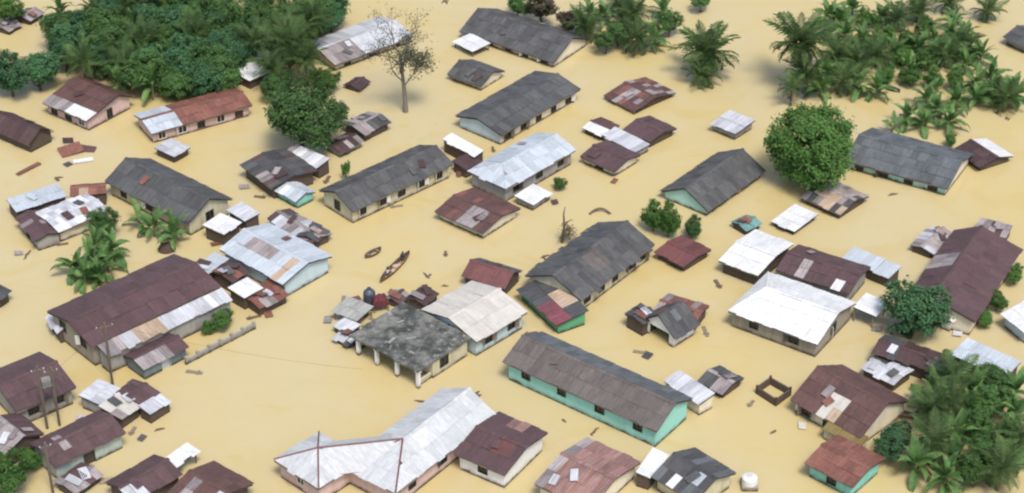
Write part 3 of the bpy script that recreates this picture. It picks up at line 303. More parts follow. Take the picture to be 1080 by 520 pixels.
  ('banana', -56.7, 217.1, 2.63, 0, 15, 280, 382, 0, 0, 'banana_plant', 'first banana plant from the left in the dense woods at the top left', 'dense woods at the top left'),
  ('broad', -51.11, 217.86, 2.42, 2.66, 0.95, 214, 419, 0, 1.0, 'broadleaf_tree', 'eighth leafy dark green tree from the left in the dense woods at the top left', 'dense woods at the top left'),
  ('palm', -46.99, 216.39, 3.77, 3.74, 22, 311, 93, 0, 0, 'palm_tree', 'sixth feathery palm from the left in the dense woods at the top left', 'dense woods at the top left'),
  ('broad', -45.04, 218.52, 2.18, 2.4, 0.95, 314, 553, 2, 1.0, 'broadleaf_tree', 'twentieth leafy dark green tree from the left in the dense woods at the top left', 'dense woods at the top left'),
  ('palm', -42.68, 217.32, 3.78, 3.0, 22, 252, 298, 0, 0, 'palm_tree', 'ninth feathery palm from the left in the dense woods at the top left', 'dense woods at the top left'),
  ('broad', -40.3, 217.25, 2.92, 3.21, 0.95, 305, 610, 0, 1.0, 'broadleaf_tree', 'thirty-first leafy dark green tree from the left in the dense woods at the top left', 'dense woods at the top left'),
  ('banana', -30.45, 218.63, 2.09, 0, 15, 20, 800, 0, 0, 'banana_plant', 'twenty-second banana plant from the left in the dense woods at the top left', 'dense woods at the top left'),
  ('broad', -25.46, 218.42, 2.55, 2.8, 0.95, 125, 502, 0, 1.0, 'broadleaf_tree', 'fifty-first leafy dark green tree from the left in the dense woods at the top left', 'dense woods at the top left'),
  ('broad', -22.76, 218.03, 2.56, 2.82, 0.95, 265, 663, 0, 1.0, 'broadleaf_tree', 'fifty-third leafy dark green tree from the left in the dense woods at the top left', 'dense woods at the top left'),
  ('palm', -51.79, 216.08, 3.28, 2.44, 22, 349, 762, 0, 0, 'palm_tree', 'second feathery palm from the left in the dense woods at the top left', 'dense woods at the top left'),
  ('broad', -49.49, 216.23, 2.61, 2.87, 0.95, 55, 911, 2, 1.0, 'broadleaf_tree', 'thirteenth leafy dark green tree from the left in the dense woods at the top left', 'dense woods at the top left'),
  ('palm', -47.72, 216.22, 3.46, 3.0, 22, 323, 664, 0, 0, 'palm_tree', 'fifth feathery palm from the left in the dense woods at the top left', 'dense woods at the top left'),
  ('broad', -45.51, 214.95, 2.43, 2.68, 0.95, 100, 922, 2, 1.0, 'broadleaf_tree', 'eighteenth leafy dark green tree from the left in the dense woods at the top left', 'dense woods at the top left'),
  ('broad', -43.63, 216.12, 2.06, 2.27, 0.95, 298, 295, 0, 1.0, 'broadleaf_tree', 'twenty-third leafy dark green tree from the left in the dense woods at the top left', 'dense woods at the top left'),
  ('broad', -40.81, 214.77, 2.52, 2.77, 0.95, 254, 998, 2, 1.0, 'broadleaf_tree', 'twenty-eighth leafy dark green tree from the left in the dense woods at the top left', 'dense woods at the top left'),
  ('broad', -39.34, 216.72, 2.11, 2.32, 0.95, 117, 273, 2, 1.0, 'broadleaf_tree', 'thirty-third leafy dark green tree from the left in the dense woods at the top left', 'dense woods at the top left'),
  ('broad', -36.52, 214.75, 2.76, 3.04, 0.95, 207, 718, 0, 1.0, 'broadleaf_tree', 'thirty-ninth leafy dark green tree from the left in the dense woods at the top left', 'dense woods at the top left'),
  ('broad', -35.43, 214.55, 2.68, 2.95, 0.95, 68, 299, 0, 1.0, 'broadleaf_tree', 'forty-first leafy dark green tree from the left in the dense woods at the top left', 'dense woods at the top left'),
  ('palm', -32.25, 215.96, 3.13, 2.98, 22, 318, 218, 0, 0, 'palm_tree', 'twelfth feathery palm from the left in the dense woods at the top left', 'dense woods at the top left'),
  ('broad', -31.56, 217.34, 2.14, 2.35, 0.95, 292, 589, 0, 1.0, 'broadleaf_tree', 'forty-seventh leafy dark green tree from the left in the dense woods at the top left', 'dense woods at the top left'),
  ('broad', -28.15, 214.93, 2.47, 2.72, 0.95, 350, 614, 0, 1.0, 'broadleaf_tree', 'forty-ninth leafy dark green tree from the left in the dense woods at the top left', 'dense woods at the top left'),
  ('broad', -26.48, 215.63, 2.11, 2.32, 0.95, 150, 155, 2, 1.0, 'broadleaf_tree', 'fiftieth leafy dark green tree from the left in the dense woods at the top left', 'dense woods at the top left'),
  ('banana', -24.08, 215.23, 2.47, 0, 15, 317, 225, 0, 0, 'banana_plant', 'twenty-fifth banana plant from the left in the dense woods at the top left', 'dense woods at the top left'),
  ('broad', -22.45, 214.92, 2.79, 3.07, 0.95, 68, 825, 2, 1.0, 'broadleaf_tree', 'fifty-fourth leafy dark green tree from the left in the dense woods at the top left', 'dense woods at the top left'),
  ('broad', -56.05, 213.98, 2.06, 2.27, 0.95, 43, 587, 0, 1.0, 'broadleaf_tree', 'first leafy dark green tree from the left in the dense woods at the top left', 'dense woods at the top left'),
  ('broad', -51.49, 212.9, 2.49, 2.73, 0.95, 55, 815, 0, 1.0, 'broadleaf_tree', 'sixth leafy dark green tree from the left in the dense woods at the top left', 'dense woods at the top left'),
  ('broad', -50.11, 213.01, 2.18, 2.4, 0.95, 348, 813, 0, 1.0, 'broadleaf_tree', 'tenth leafy dark green tree from the left in the dense woods at the top left', 'dense woods at the top left'),
  ('banana', -46.99, 213.36, 2.39, 0, 15, 108, 143, 0, 0, 'banana_plant', 'sixth banana plant from the left in the dense woods at the top left', 'dense woods at the top left'),
  ('banana', -44.96, 213.24, 2.15, 0, 15, 314, 722, 0, 0, 'banana_plant', 'ninth banana plant from the left in the dense woods at the top left', 'dense woods at the top left'),
  ('broad', -43.14, 212.25, 2.84, 3.13, 0.95, 151, 823, 2, 1.0, 'broadleaf_tree', 'twenty-second leafy dark green tree from the left in the dense woods at the top left', 'dense woods at the top left'),
  ('broad', -40.88, 211.81, 2.6, 2.86, 0.95, 110, 757, 2, 1.0, 'broadleaf_tree', 'twenty-seventh leafy dark green tree from the left in the dense woods at the top left', 'dense woods at the top left'),
  ('broad', -39.21, 214.19, 2.24, 2.47, 0.95, 250, 910, 0, 1.0, 'broadleaf_tree', 'thirty-second leafy dark green tree from the left in the dense woods at the top left', 'dense woods at the top left'),
  ('broad', -36.61, 213.46, 2.33, 2.57, 0.95, 219, 330, 2, 1.0, 'broadleaf_tree', 'thirty-eighth leafy dark green tree from the left in the dense woods at the top left', 'dense woods at the top left'),
  ('palm', -34.84, 213.93, 3.7, 2.5, 22, 240, 155, 0, 0, 'palm_tree', 'eleventh feathery palm from the left in the dense woods at the top left', 'dense woods at the top left'),
  ('banana', -32.4, 212.68, 2.7, 0, 15, 344, 240, 0, 0, 'banana_plant', 'twentieth banana plant from the left in the dense woods at the top left', 'dense woods at the top left'),
  ('broad', -30.89, 211.38, 2.76, 3.03, 0.95, 30, 705, 0, 1.0, 'broadleaf_tree', 'forty-eighth leafy dark green tree from the left in the dense woods at the top left', 'dense woods at the top left'),
  ('banana', -28.15, 213.45, 1.94, 0, 15, 342, 332, 0, 0, 'banana_plant', 'twenty-fourth banana plant from the left in the dense woods at the top left', 'dense woods at the top left'),
  ('palm', -26.49, 212.65, 3.16, 2.63, 22, 12, 588, 0, 0, 'palm_tree', 'fifteenth feathery palm from the left in the dense woods at the top left', 'dense woods at the top left'),
  ('broad', -24.42, 212.57, 2.99, 3.28, 0.95, 348, 317, 0, 1.0, 'broadleaf_tree', 'fifty-second leafy dark green tree from the left in the dense woods at the top left', 'dense woods at the top left'),
  ('broad', -55.07, 210.25, 2.67, 2.93, 0.95, 330, 622, 0, 1.0, 'broadleaf_tree', 'second leafy dark green tree from the left in the dense woods at the top left', 'dense woods at the top left'),
  ('broad', -53.05, 210.49, 2.46, 2.7, 0.95, 210, 173, 2, 1.0, 'broadleaf_tree', 'fifth leafy dark green tree from the left in the dense woods at the top left', 'dense woods at the top left'),
  ('banana', -51.57, 208.78, 2.48, 0, 15, 48, 733, 0, 0, 'banana_plant', 'third banana plant from the left in the dense woods at the top left', 'dense woods at the top left'),
  ('broad', -49.32, 208.22, 2.9, 3.19, 0.95, 349, 251, 0, 1.0, 'broadleaf_tree', 'ninth leafy dark green tree from the left in the dense woods at the top left', 'dense woods at the top left'),
  ('broad', -47.77, 210.64, 2.26, 2.49, 0.95, 228, 315, 0, 1.0, 'broadleaf_tree', 'fifteenth leafy dark green tree from the left in the dense woods at the top left', 'dense woods at the top left'),
  ('banana', -45.79, 211.34, 2.02, 0, 15, 260, 655, 0, 0, 'banana_plant', 'seventh banana plant from the left in the dense woods at the top left', 'dense woods at the top left'),
  ('broad', -43.03, 210.25, 2.32, 2.55, 0.95, 44, 553, 0, 1.0, 'broadleaf_tree', 'twenty-first leafy dark green tree from the left in the dense woods at the top left', 'dense woods at the top left'),
  ('broad', -40.69, 210.21, 2.03, 2.23, 0.95, 183, 498, 2, 1.0, 'broadleaf_tree', 'twenty-sixth leafy dark green tree from the left in the dense woods at the top left', 'dense woods at the top left'),
  ('palm', -38.35, 208.84, 3.73, 3.42, 22, 157, 705, 0, 0, 'palm_tree', 'tenth feathery palm from the left in the dense woods at the top left', 'dense woods at the top left'),
  ('broad', -36.7, 210.07, 2.13, 2.34, 0.95, 247, 90, 0, 1.0, 'broadleaf_tree', 'thirty-seventh leafy dark green tree from the left in the dense woods at the top left', 'dense woods at the top left'),
  ('broad', -34.23, 211.18, 2.1, 2.31, 0.95, 356, 86, 0, 1.0, 'broadleaf_tree', 'forty-fourth leafy dark green tree from the left in the dense woods at the top left', 'dense woods at the top left'),
  ('broad', -31.72, 209.61, 2.49, 2.73, 0.95, 24, 721, 0, 1.0, 'broadleaf_tree', 'forty-sixth leafy dark green tree from the left in the dense woods at the top left', 'dense woods at the top left'),
  ('banana', -29.92, 209.86, 1.89, 0, 15, 160, 388, 0, 0, 'banana_plant', 'twenty-first banana plant from the left in the dense woods at the top left', 'dense woods at the top left'),
  ('banana', -27.78, 209.13, 2.58, 0, 15, 67, 588, 0, 0, 'banana_plant', 'twenty-third banana plant from the left in the dense woods at the top left', 'dense woods at the top left'),
  ('palm', -26.68, 209.16, 3.01, 3.49, 22, 24, 718, 0, 0, 'palm_tree', 'fourteenth feathery palm from the left in the dense woods at the top left', 'dense woods at the top left'),
  ('broad', -53.44, 207.45, 2.51, 2.77, 0.95, 285, 29, 2, 1.0, 'broadleaf_tree', 'fourth leafy dark green tree from the left in the dense woods at the top left', 'dense woods at the top left'),
  ('banana', -51.62, 206.04, 2.32, 0, 15, 132, 972, 0, 0, 'banana_plant', 'second banana plant from the left in the dense woods at the top left', 'dense woods at the top left'),
  ('broad', -48.99, 208.91, 2.13, 2.34, 0.95, 169, 365, 0, 1.0, 'broadleaf_tree', 'twelfth leafy dark green tree from the left in the dense woods at the top left', 'dense woods at the top left'),
  ('broad', -47.39, 205.97, 2.92, 3.21, 0.95, 271, 621, 0, 1.0, 'broadleaf_tree', 'fourteenth leafy dark green tree from the left in the dense woods at the top left', 'dense woods at the top left'),
  ('palm', -44.94, 207.33, 3.34, 3.01, 22, 170, 324, 0, 0, 'palm_tree', 'seventh feathery palm from the left in the dense woods at the top left', 'dense woods at the top left'),
  ('palm', -43.26, 207.89, 3.04, 2.64, 22, 342, 958, 0, 0, 'palm_tree', 'eighth feathery palm from the left in the dense woods at the top left', 'dense woods at the top left'),
  ('broad', -41.68, 208.25, 2.0, 2.2, 0.95, 214, 701, 0, 1.0, 'broadleaf_tree', 'twenty-fourth leafy dark green tree from the left in the dense woods at the top left', 'dense woods at the top left'),
  ('banana', -39.53, 208.46, 2.08, 0, 15, 181, 402, 0, 0, 'banana_plant', 'fifteenth banana plant from the left in the dense woods at the top left', 'dense woods at the top left'),
  ('banana', -37.02, 207.89, 2.16, 0, 15, 264, 365, 0, 0, 'banana_plant', 'seventeenth banana plant from the left in the dense woods at the top left', 'dense woods at the top left'),
  ('broad', -34.27, 206.0, 2.76, 3.03, 0.95, 31, 634, 2, 1.0, 'broadleaf_tree', 'forty-second leafy dark green tree from the left in the dense woods at the top left', 'dense woods at the top left'),
  ('banana', -32.91, 207.57, 2.39, 0, 15, 19, 96, 0, 0, 'banana_plant', 'nineteenth banana plant from the left in the dense woods at the top left', 'dense woods at the top left'),
  ('palm', -30.95, 206.13, 3.16, 3.66, 22, 165, 488, 0, 0, 'palm_tree', 'thirteenth feathery palm from the left in the dense woods at the top left', 'dense woods at the top left'),
  ('broad', -53.82, 204.91, 2.43, 2.67, 0.95, 353, 410, 2, 1.0, 'broadleaf_tree', 'third leafy dark green tree from the left in the dense woods at the top left', 'dense woods at the top left'),
  ('banana', -50.06, 203.02, 2.63, 0, 15, 343, 62, 0, 0, 'banana_plant', 'fourth banana plant from the left in the dense woods at the top left', 'dense woods at the top left'),
  ('broad', -48.8, 203.73, 2.53, 2.78, 0.95, 267, 210, 2, 1.0, 'broadleaf_tree', 'seventh leafy dark green tree from the left in the dense woods at the top left', 'dense woods at the top left'),
  ('palm', -47.15, 204.33, 3.69, 3.25, 22, 211, 314, 0, 0, 'palm_tree', 'third feathery palm from the left in the dense woods at the top left', 'dense woods at the top left'),
  ('banana', -44.47, 205.67, 2.08, 0, 15, 19, 771, 0, 0, 'banana_plant', 'eighth banana plant from the left in the dense woods at the top left', 'dense woods at the top left'),
  ('broad', -43.35, 203.9, 2.3, 2.53, 0.95, 310, 627, 2, 1.0, 'broadleaf_tree', 'nineteenth leafy dark green tree from the left in the dense woods at the top left', 'dense woods at the top left'),
  ('banana', -41.25, 204.66, 2.09, 0, 15, 278, 433, 0, 0, 'banana_plant', 'twelfth banana plant from the left in the dense woods at the top left', 'dense woods at the top left'),
  ('broad', -39.18, 206.11, 2.15, 2.37, 0.95, 270, 921, 2, 1.0, 'broadleaf_tree', 'thirtieth leafy dark green tree from the left in the dense woods at the top left', 'dense woods at the top left'),
  ('broad', -36.28, 205.05, 2.08, 2.29, 0.95, 283, 707, 2, 1.0, 'broadleaf_tree', 'thirty-fifth leafy dark green tree from the left in the dense woods at the top left', 'dense woods at the top left'),
  ('broad', -34.16, 205.39, 2.26, 2.48, 0.95, 318, 77, 0, 1.0, 'broadleaf_tree', 'forty-third leafy dark green tree from the left in the dense woods at the top left', 'dense woods at the top left'),
  ('broad', -33.19, 204.35, 2.59, 2.85, 0.95, 289, 643, 2, 1.0, 'broadleaf_tree', 'forty-fifth leafy dark green tree from the left in the dense woods at the top left', 'dense woods at the top left'),
  ('palm', -50.78, 201.23, 3.55, 3.3, 22, 39, 62, 0, 0, 'palm_tree', 'first feathery palm from the left in the dense woods at the top left', 'dense woods at the top left'),
  ('broad', -48.23, 203.38, 2.03, 2.24, 0.95, 239, 662, 0, 1.0, 'broadleaf_tree', 'eleventh leafy dark green tree from the left in the dense woods at the top left', 'dense woods at the top left'),
  ('palm', -45.61, 200.63, 3.38, 3.58, 22, 51, 1, 0, 0, 'palm_tree', 'fourth feathery palm from the left in the dense woods at the top left', 'dense woods at the top left'),
  ('broad', -45.15, 203.19, 2.11, 2.32, 0.95, 53, 590, 2, 1.0, 'broadleaf_tree', 'sixteenth leafy dark green tree from the left in the dense woods at the top left', 'dense woods at the top left'),
  ('banana', -41.84, 200.31, 2.66, 0, 15, 281, 979, 0, 0, 'banana_plant', 'eleventh banana plant from the left in the dense woods at the top left', 'dense woods at the top left'),
  ('banana', -40.18, 201.0, 2.24, 0, 15, 33, 200, 0, 0, 'banana_plant', 'thirteenth banana plant from the left in the dense woods at the top left', 'dense woods at the top left'),
  ('broad', -38.76, 201.74, 2.59, 2.85, 0.95, 42, 250, 2, 1.0, 'broadleaf_tree', 'twenty-ninth leafy dark green tree from the left in the dense woods at the top left', 'dense woods at the top left'),
  ('broad', -35.62, 200.99, 2.87, 3.15, 0.95, 67, 701, 0, 1.0, 'broadleaf_tree', 'thirty-sixth leafy dark green tree from the left in the dense woods at the top left', 'dense woods at the top left'),
  ('banana', -34.33, 201.49, 1.89, 0, 15, 151, 16, 0, 0, 'banana_plant', 'eighteenth banana plant from the left in the dense woods at the top left', 'dense woods at the top left'),
  ('banana', -46.23, 198.72, 2.45, 0, 15, 197, 876, 0, 0, 'banana_plant', 'fifth banana plant from the left in the dense woods at the top left', 'dense woods at the top left'),
  ('broad', -43.23, 199.44, 2.69, 2.96, 0.95, 72, 369, 0, 1.0, 'broadleaf_tree', 'seventeenth leafy dark green tree from the left in the dense woods at the top left', 'dense woods at the top left'),
  ('banana', -42.15, 197.82, 2.84, 0, 15, 40, 54, 0, 0, 'banana_plant', 'tenth banana plant from the left in the dense woods at the top left', 'dense woods at the top left'),
  ('banana', -39.38, 200.47, 1.81, 0, 15, 265, 87, 0, 0, 'banana_plant', 'fourteenth banana plant from the left in the dense woods at the top left', 'dense woods at the top left'),
  ('banana', -37.09, 198.66, 2.36, 0, 15, 11, 54, 0, 0, 'banana_plant', 'sixteenth banana plant from the left in the dense woods at the top left', 'dense woods at the top left'),
  ('broad', -36.06, 198.08, 2.72, 2.99, 0.95, 330, 635, 2, 1.0, 'broadleaf_tree', 'thirty-fourth leafy dark green tree from the left in the dense woods at the top left', 'dense woods at the top left'),
  ('broad', -33.67, 199.38, 2.61, 2.87, 0.95, 193, 13, 0, 1.0, 'broadleaf_tree', 'fortieth leafy dark green tree from the left in the dense woods at the top left', 'dense woods at the top left'),
  ('broad', -39.34, 197.72, 2.32, 2.55, 0.95, 67, 771, 0, 1.0, 'broadleaf_tree', 'twenty-fifth leafy dark green tree from the left in the dense woods at the top left', 'dense woods at the top left'),
]
SPOTS = [
  {'bare_tree': (-12.36, 195.09), 'canoe': ((-13.28, 159.46), (-10.56, 164.87)), 'small_canoe': ((-15.1, 163.98), (-13.54, 165.58)), 'far_canoe': ((43.55, 201.61), (45.94, 199.71)), 'tank_blue': (-14.09, 155.61), 'tarp_red': (-13.02, 154.95), 'tank_white': (20.62, 128.0), 'poles': [(-37.25, 142.43), (-42.05, 136.05), (-41.02, 136.47), (-39.74, 127.11)], 'roofless': [(22.7, 141.26), (24.25, 139.4), (25.75, 140.98), (24.1, 142.72)], 'yard_wall': [(-30.83, 145.84), (-25.1, 151.57)], 'stump': (5.13, 167.03), 'driftwood': (9.4, 172.61), 'planks': [((-54.49, 180.68), (-52.5, 183.14))], 'sheets': [(-50.28, 188.01), (-49.55, 185.87), (-48.03, 186.29), (-49.3, 182.94), (-47.77, 183.77)], 'bits': [(-49.91, 179.67), (-32.1, 136.05), (-6.86, 158.78), (3.22, 164.33), (23.76, 135.23), (-8.17, 160.83), (4.75, 137.3), (7.44, 135.37), (-3.51, 140.83), (-50.2, 164.51), (-26.77, 224.93), (-8.58, 224.37), (57.28, 193.5), (-18.39, 202.57), (41.09, 176.68), (-8.31, 139.97)], 'mound': (-35.74, 165.76), 'fallen': (35.3, 138.27)},
]
DEBRIS = [
  ((-18.02, 153.0), 'sheet', 'lav', (1.2, 0.8), 'pale tin sheet floating left of the small grey tilted roof'),
  ((-16.77, 156.27), 'plank', '', (1.8, 0.4), 'plank floating above the small grey tilted roof'),
  ((-20.63, 165.94), 'sheet', 'brown', (1.3, 0.9), 'brown tin sheet off the end of the broken sheet strip'),
  ((-23.97, 153.97), 'sheet', 'rust', (1.2, 0.8), 'rusty sheet off the pinkish rust shack'),
  ((-25.32, 153.49), 'plank', '', (1.5, 0.35), 'plank at the end of the low yard wall'),
  ((-29.93, 144.49), 'plank', '', (1.6, 0.4), 'plank beside the small hut with the pinkish strip'),
  ((-39.05, 137.44), 'sheet', 'silver', (1.1, 0.8), 'pale sheet between the small roof cluster and the pale green walled house'),
  ((-35.41, 128.63), 'sheet', 'tan', (1.2, 0.7), 'tan sheet beside the low grey brown shack at bottom left'),
  ((4.59, 174.92), 'sheet', 'brown', (1.0, 0.7), 'brown sheet off the corner of the small white flat roof'),
  ((12.33, 147.66), 'plank', '', (1.5, 0.4), 'plank left of the ruined dark porch house'),
  ((12.93, 147.05), 'sheet', 'dark', (1.0, 0.8), 'dark sheet sunk in front of the ruined dark porch house'),
  ((18.78, 151.09), 'plank', '', (1.7, 0.35), 'plank right of the ruined dark porch house'),
  ((35.5, 151.41), 'sheet', 'lav', (1.1, 0.8), 'pale sheet below the small white awning'),
  ((32.54, 142.87), 'plank', '', (1.5, 0.4), 'plank beside the jumbled grey white sheets roof'),
  ((26.3, 136.33), 'sheet', 'cream', (1.0, 0.7), 'cream sheet at the front of the brown house with tan sheets'),
  ((43.21, 150.77), 'sheet', 'silver', (1.3, 0.9), 'pale sheet below the white corner lean-to'),
  ((-20.27, 179.67), 'plank', '', (1.6, 0.4), 'plank between the teal hut and the long yellowish house'),
  ((-29.13, 178.07), 'sheet', 'lav', (1.2, 0.8), 'pale sheet at the left of the dark patched roof house'),
  ((-27.26, 176.09), 'plank', '', (1.3, 0.4), 'plank below the dark patched roof house'),
  ((-12.4, 174.15), 'plank', '', (1.4, 0.35), 'plank along the front of the long yellowish house'),
  ((-5.84, 180.48), 'drum', 'rust', (1, 1), 'rusty drum by the dark brown lean-to'),
  ((11.21, 179.27), 'sheet', 'rust', (0.9, 0.6), 'small rusty sheet below the brown roof with the pale front wall'),
  ((20.72, 159.29), 'plank', '', (1.5, 0.4), 'plank below the left bright white square roof'),
  ((37.72, 159.29), 'drum', 'white', (1, 1), 'white drum by the pale blue narrow roof'),
  ((-6.85, 164.87), 'plank', '', (1.0, 0.3), 'short plank in open water below the low brown house'),
  ((-34.26, 135.64), 'plank', '', (1.2, 0.35), 'plank in open water below the small roof cluster'),
  ((-33.23, 134.55), 'sheet', 'dark', (0.8, 0.6), 'small dark sheet in open water below the small roof cluster'),
  ((22.01, 139.69), 'plank', '', (1.1, 0.3), 'plank beside the small roofless pen'),
  ((1.84, 150.77), 'plank', '', (1.3, 0.35), 'plank between the beige roofed house and the long turquoise house'),
  ((-15.87, 192.83), 'sheet', 'brown', (1.0, 0.7), 'brown sheet right of the greyish purple shack'),
  ((-2.13, 186.29), 'plank', '', (1.2, 0.3), 'plank above the large pale blue metal roof'),
  ((-14.55, 153.97), 'sheet', 'dark', (1.1, 0.8), 'dark sheet beside the blue grey water tank'),
  ((-15.57, 156.6), 'sheet', 'rust', (1.0, 0.7), 'rusty sheet above the small grey tilted roof'),
  ((-13.37, 153.0), 'plank', '', (1.4, 0.35), 'plank between the red stall and the concrete slab house'),
  ((-14.04, 151.72), 'sheet', 'lav', (1.0, 0.8), 'pale sheet wedged against the back of the concrete slab house'),
  ((-30.87, 163.1), 'sheet', 'brown', (1.1, 0.8), 'brown sheet left of the pale blue roof strip'),
  ((-23.09, 157.27), 'plank', '', (1.5, 0.35), 'plank below the front corner of the large light blue house'),
  ((-30.75, 166.67), 'sheet', 'rust', (1.1, 0.7), 'rusty sheet below the bright white square roof'),
  ((-27.18, 169.98), 'plank', '', (1.3, 0.35), 'plank between the white roof piece and the large light blue house'),
  ((-50.86, 164.87), 'sheet', 'lav', (0.9, 0.7), 'pale sheet below the brown front roof at the left edge'),
  ((-46.72, 166.67), 'plank', '', (1.2, 0.3), 'plank right of the brown front roof at the left edge'),
]
# ------------------------------------------------------------------ helpers
rng = random.Random(11)

def link(o, parent=None):
    COL.objects.link(o)
    if parent is not None:
        o.parent = parent
    return o

def obj(name, me, parent=None, mat=None):
    o = bpy.data.objects.new(name, me)
    if mat is not None and not me.materials:
        me.materials.append(mat)
    return link(o, parent)

def empty(name, loc, rotz=0.0):
    o = bpy.data.objects.new(name, None)
    o.empty_display_size = 0.5
    o.location = (loc[0], loc[1], loc[2] if len(loc) > 2 else 0.0)
    o.rotation_euler = (0, 0, rotz)
    return link(o)

def tag(o, label=None, cat=None, group=None, kind=None):
    if label: o['label'] = label
    if cat: o['category'] = cat
    if group: o['group'] = group
    if kind: o['kind'] = kind
    return o

class MB:
    """collects faces, builds one mesh"""
    def __init__(s): s.v = []; s.f = []; s.m = []
    def face(s, pts, mi=0):
        i = len(s.v); s.v += [tuple(p) for p in pts]; s.f.append(tuple(range(i, i + len(pts)))); s.m.append(mi)
    def box(s, lo, hi, M=None, mi=0):
        (a, b, c), (d, e, f) = lo, hi
        p = [Vector(q) for q in ((a,b,c),(d,b,c),(d,e,c),(a,e,c),(a,b,f),(d,b,f),(d,e,f),(a,e,f))]
        if M is not None: p = [M @ q for q in p]
        i = len(s.v); s.v += [tuple(q) for q in p]
        for q in ((0,3,2,1),(4,5,6,7),(0,1,5,4),(1,2,6,5),(2,3,7,6),(3,0,4,7)):
            s.f.append(tuple(i + k for k in q)); s.m.append(mi)
    def tube(s, pts, rad, n=6, mi=0, cap=True):
        pts = [Vector(p) for p in pts]; rings = []
        for k, p in enumerate(pts):
            t = (pts[min(k + 1, len(pts) - 1)] - pts[max(k - 1, 0)]).normalized()
            a = t.cross(Vector((0, 0, 1)))
            if a.length < 1e-3: a = Vector((1, 0, 0))
            a.normalize(); b = t.cross(a)
            r = rad[k] if isinstance(rad, (list, tuple)) else rad
            i = len(s.v)
            s.v += [tuple(p + (a * math.cos(2 * math.pi * j / n) + b * math.sin(2 * math.pi * j / n)) * r) for j in range(n)]
            rings.append(i)
        for k in range(len(rings) - 1):
            for j in range(n):
                s.f.append((rings[k] + j, rings[k] + (j + 1) % n, rings[k + 1] + (j + 1) % n, rings[k + 1] + j)); s.m.append(mi)
        if cap:
            s.f.append(tuple(rings[0] + j for j in range(n))[::-1]); s.m.append(mi)
            s.f.append(tuple(rings[-1] + j for j in range(n))); s.m.append(mi)
    def lathe(s, prof, n=18, c=(0, 0, 0), mi=0):
        rings = []
        for r, z in prof:
            i = len(s.v)
            s.v += [(c[0] + r * math.cos(2 * math.pi * j / n), c[1] + r * math.sin(2 * math.pi * j / n), c[2] + z) for j in range(n)]
            rings.append(i)
        for k in range(len(rings) - 1):
            for j in range(n):
                s.f.append((rings[k] + j, rings[k] + (j + 1) % n, rings[k + 1] + (j + 1) % n, rings[k + 1] + j)); s.m.append(mi)
        s.f.append(tuple(rings[-1] + j for j in range(n))); s.m.append(mi)
        s.f.append(tuple(rings[0] + j for j in range(n))[::-1]); s.m.append(mi)
    def mesh(s, name, *mats, smooth=False):
        me = bpy.data.meshes.new(name)
        me.from_pydata(s.v, [], s.f)
        for m in mats: me.materials.append(m)
        if len(mats) > 1: me.polygons.foreach_set('material_index', s.m)
        if smooth: me.polygons.foreach_set('use_smooth', [True] * len(me.polygons))
        me.update()
        return me
    def build(s, name, mat, parent=None, smooth=False):
        return obj(name, s.mesh(name, mat, smooth=smooth), parent)

# ------------------------------------------------------------------ materials
class NT:
    def __init__(s, name):
        s.mat = bpy.data.materials.new(name); s.mat.use_nodes = True
        s.t = s.mat.node_tree; s.b = s.t.nodes['Principled BSDF']; s.out = s.t.nodes['Material Output']
    def n(s, typ, **kw):
        x = s.t.nodes.new(typ)
        for k, v in kw.items(): setattr(x, k, v)
        return x
    def l(s, a, b): s.t.links.new(a, b)
    def val(s, sock, v):
        if hasattr(v, 'is_linked') or hasattr(v, 'links'): s.l(v, sock)
        else: sock.default_value = v
    def math(s, op, a, b=0.0, c=None, clamp=False):
        x = s.n('ShaderNodeMath', operation=op, use_clamp=clamp)
        s.val(x.inputs[0], a); s.val(x.inputs[1], b)
        if c is not None: s.val(x.inputs[2], c)
        return x.outputs[0]
    def vmath(s, op, a, b):
        x = s.n('ShaderNodeVectorMath', operation=op); s.val(x.inputs[0], a); s.val(x.inputs[1], b); return x.outputs[0]
    def noise(s, vec, scale, detail=3, rough=.55, dist=0.0):
        x = s.n('ShaderNodeTexNoise'); x.inputs['Scale'].default_value = scale; x.inputs['Detail'].default_value = detail
        x.inputs['Roughness'].default_value = rough; x.inputs['Distortion'].default_value = dist
        if vec is not None: s.l(vec, x.inputs['Vector'])
        return x.outputs[0]
    def ramp(s, fac, lo, hi):
        x = s.n('ShaderNodeMapRange'); x.interpolation_type = 'SMOOTHSTEP'
        s.l(fac, x.inputs[0]); x.inputs[1].default_value = lo; x.inputs[2].default_value = hi
        return x.outputs[0]
    def mix(s, fac, a, b, blend='MIX'):
        x = s.n('ShaderNodeMix', data_type='RGBA', blend_type=blend)
        s.val(x.inputs[0], fac)
        for sock, v in ((x.inputs[6], a), (x.inputs[7], b)):
            if isinstance(v, tuple): sock.default_value = (*v, 1)
            else: s.l(v, sock)
        return x.outputs[2]
    def scale_col(s, c, f):
        x = s.n('ShaderNodeVectorMath', operation='SCALE'); s.val(x.inputs[0], c) if not isinstance(c, tuple) else setattr(x.inputs[0], 'default_value', c)
        s.val(x.inputs[3], f); return x.outputs[0]
    def bump(s, h, strength, dist):
        x = s.n('ShaderNodeBump'); x.inputs['Strength'].default_value = strength; x.inputs['Distance'].default_value = dist
        s.l(h, x.inputs['Height']); s.l(x.outputs[0], s.b.inputs['Normal'])
    def pos(s): return s.n('ShaderNodeNewGeometry').outputs['Position']

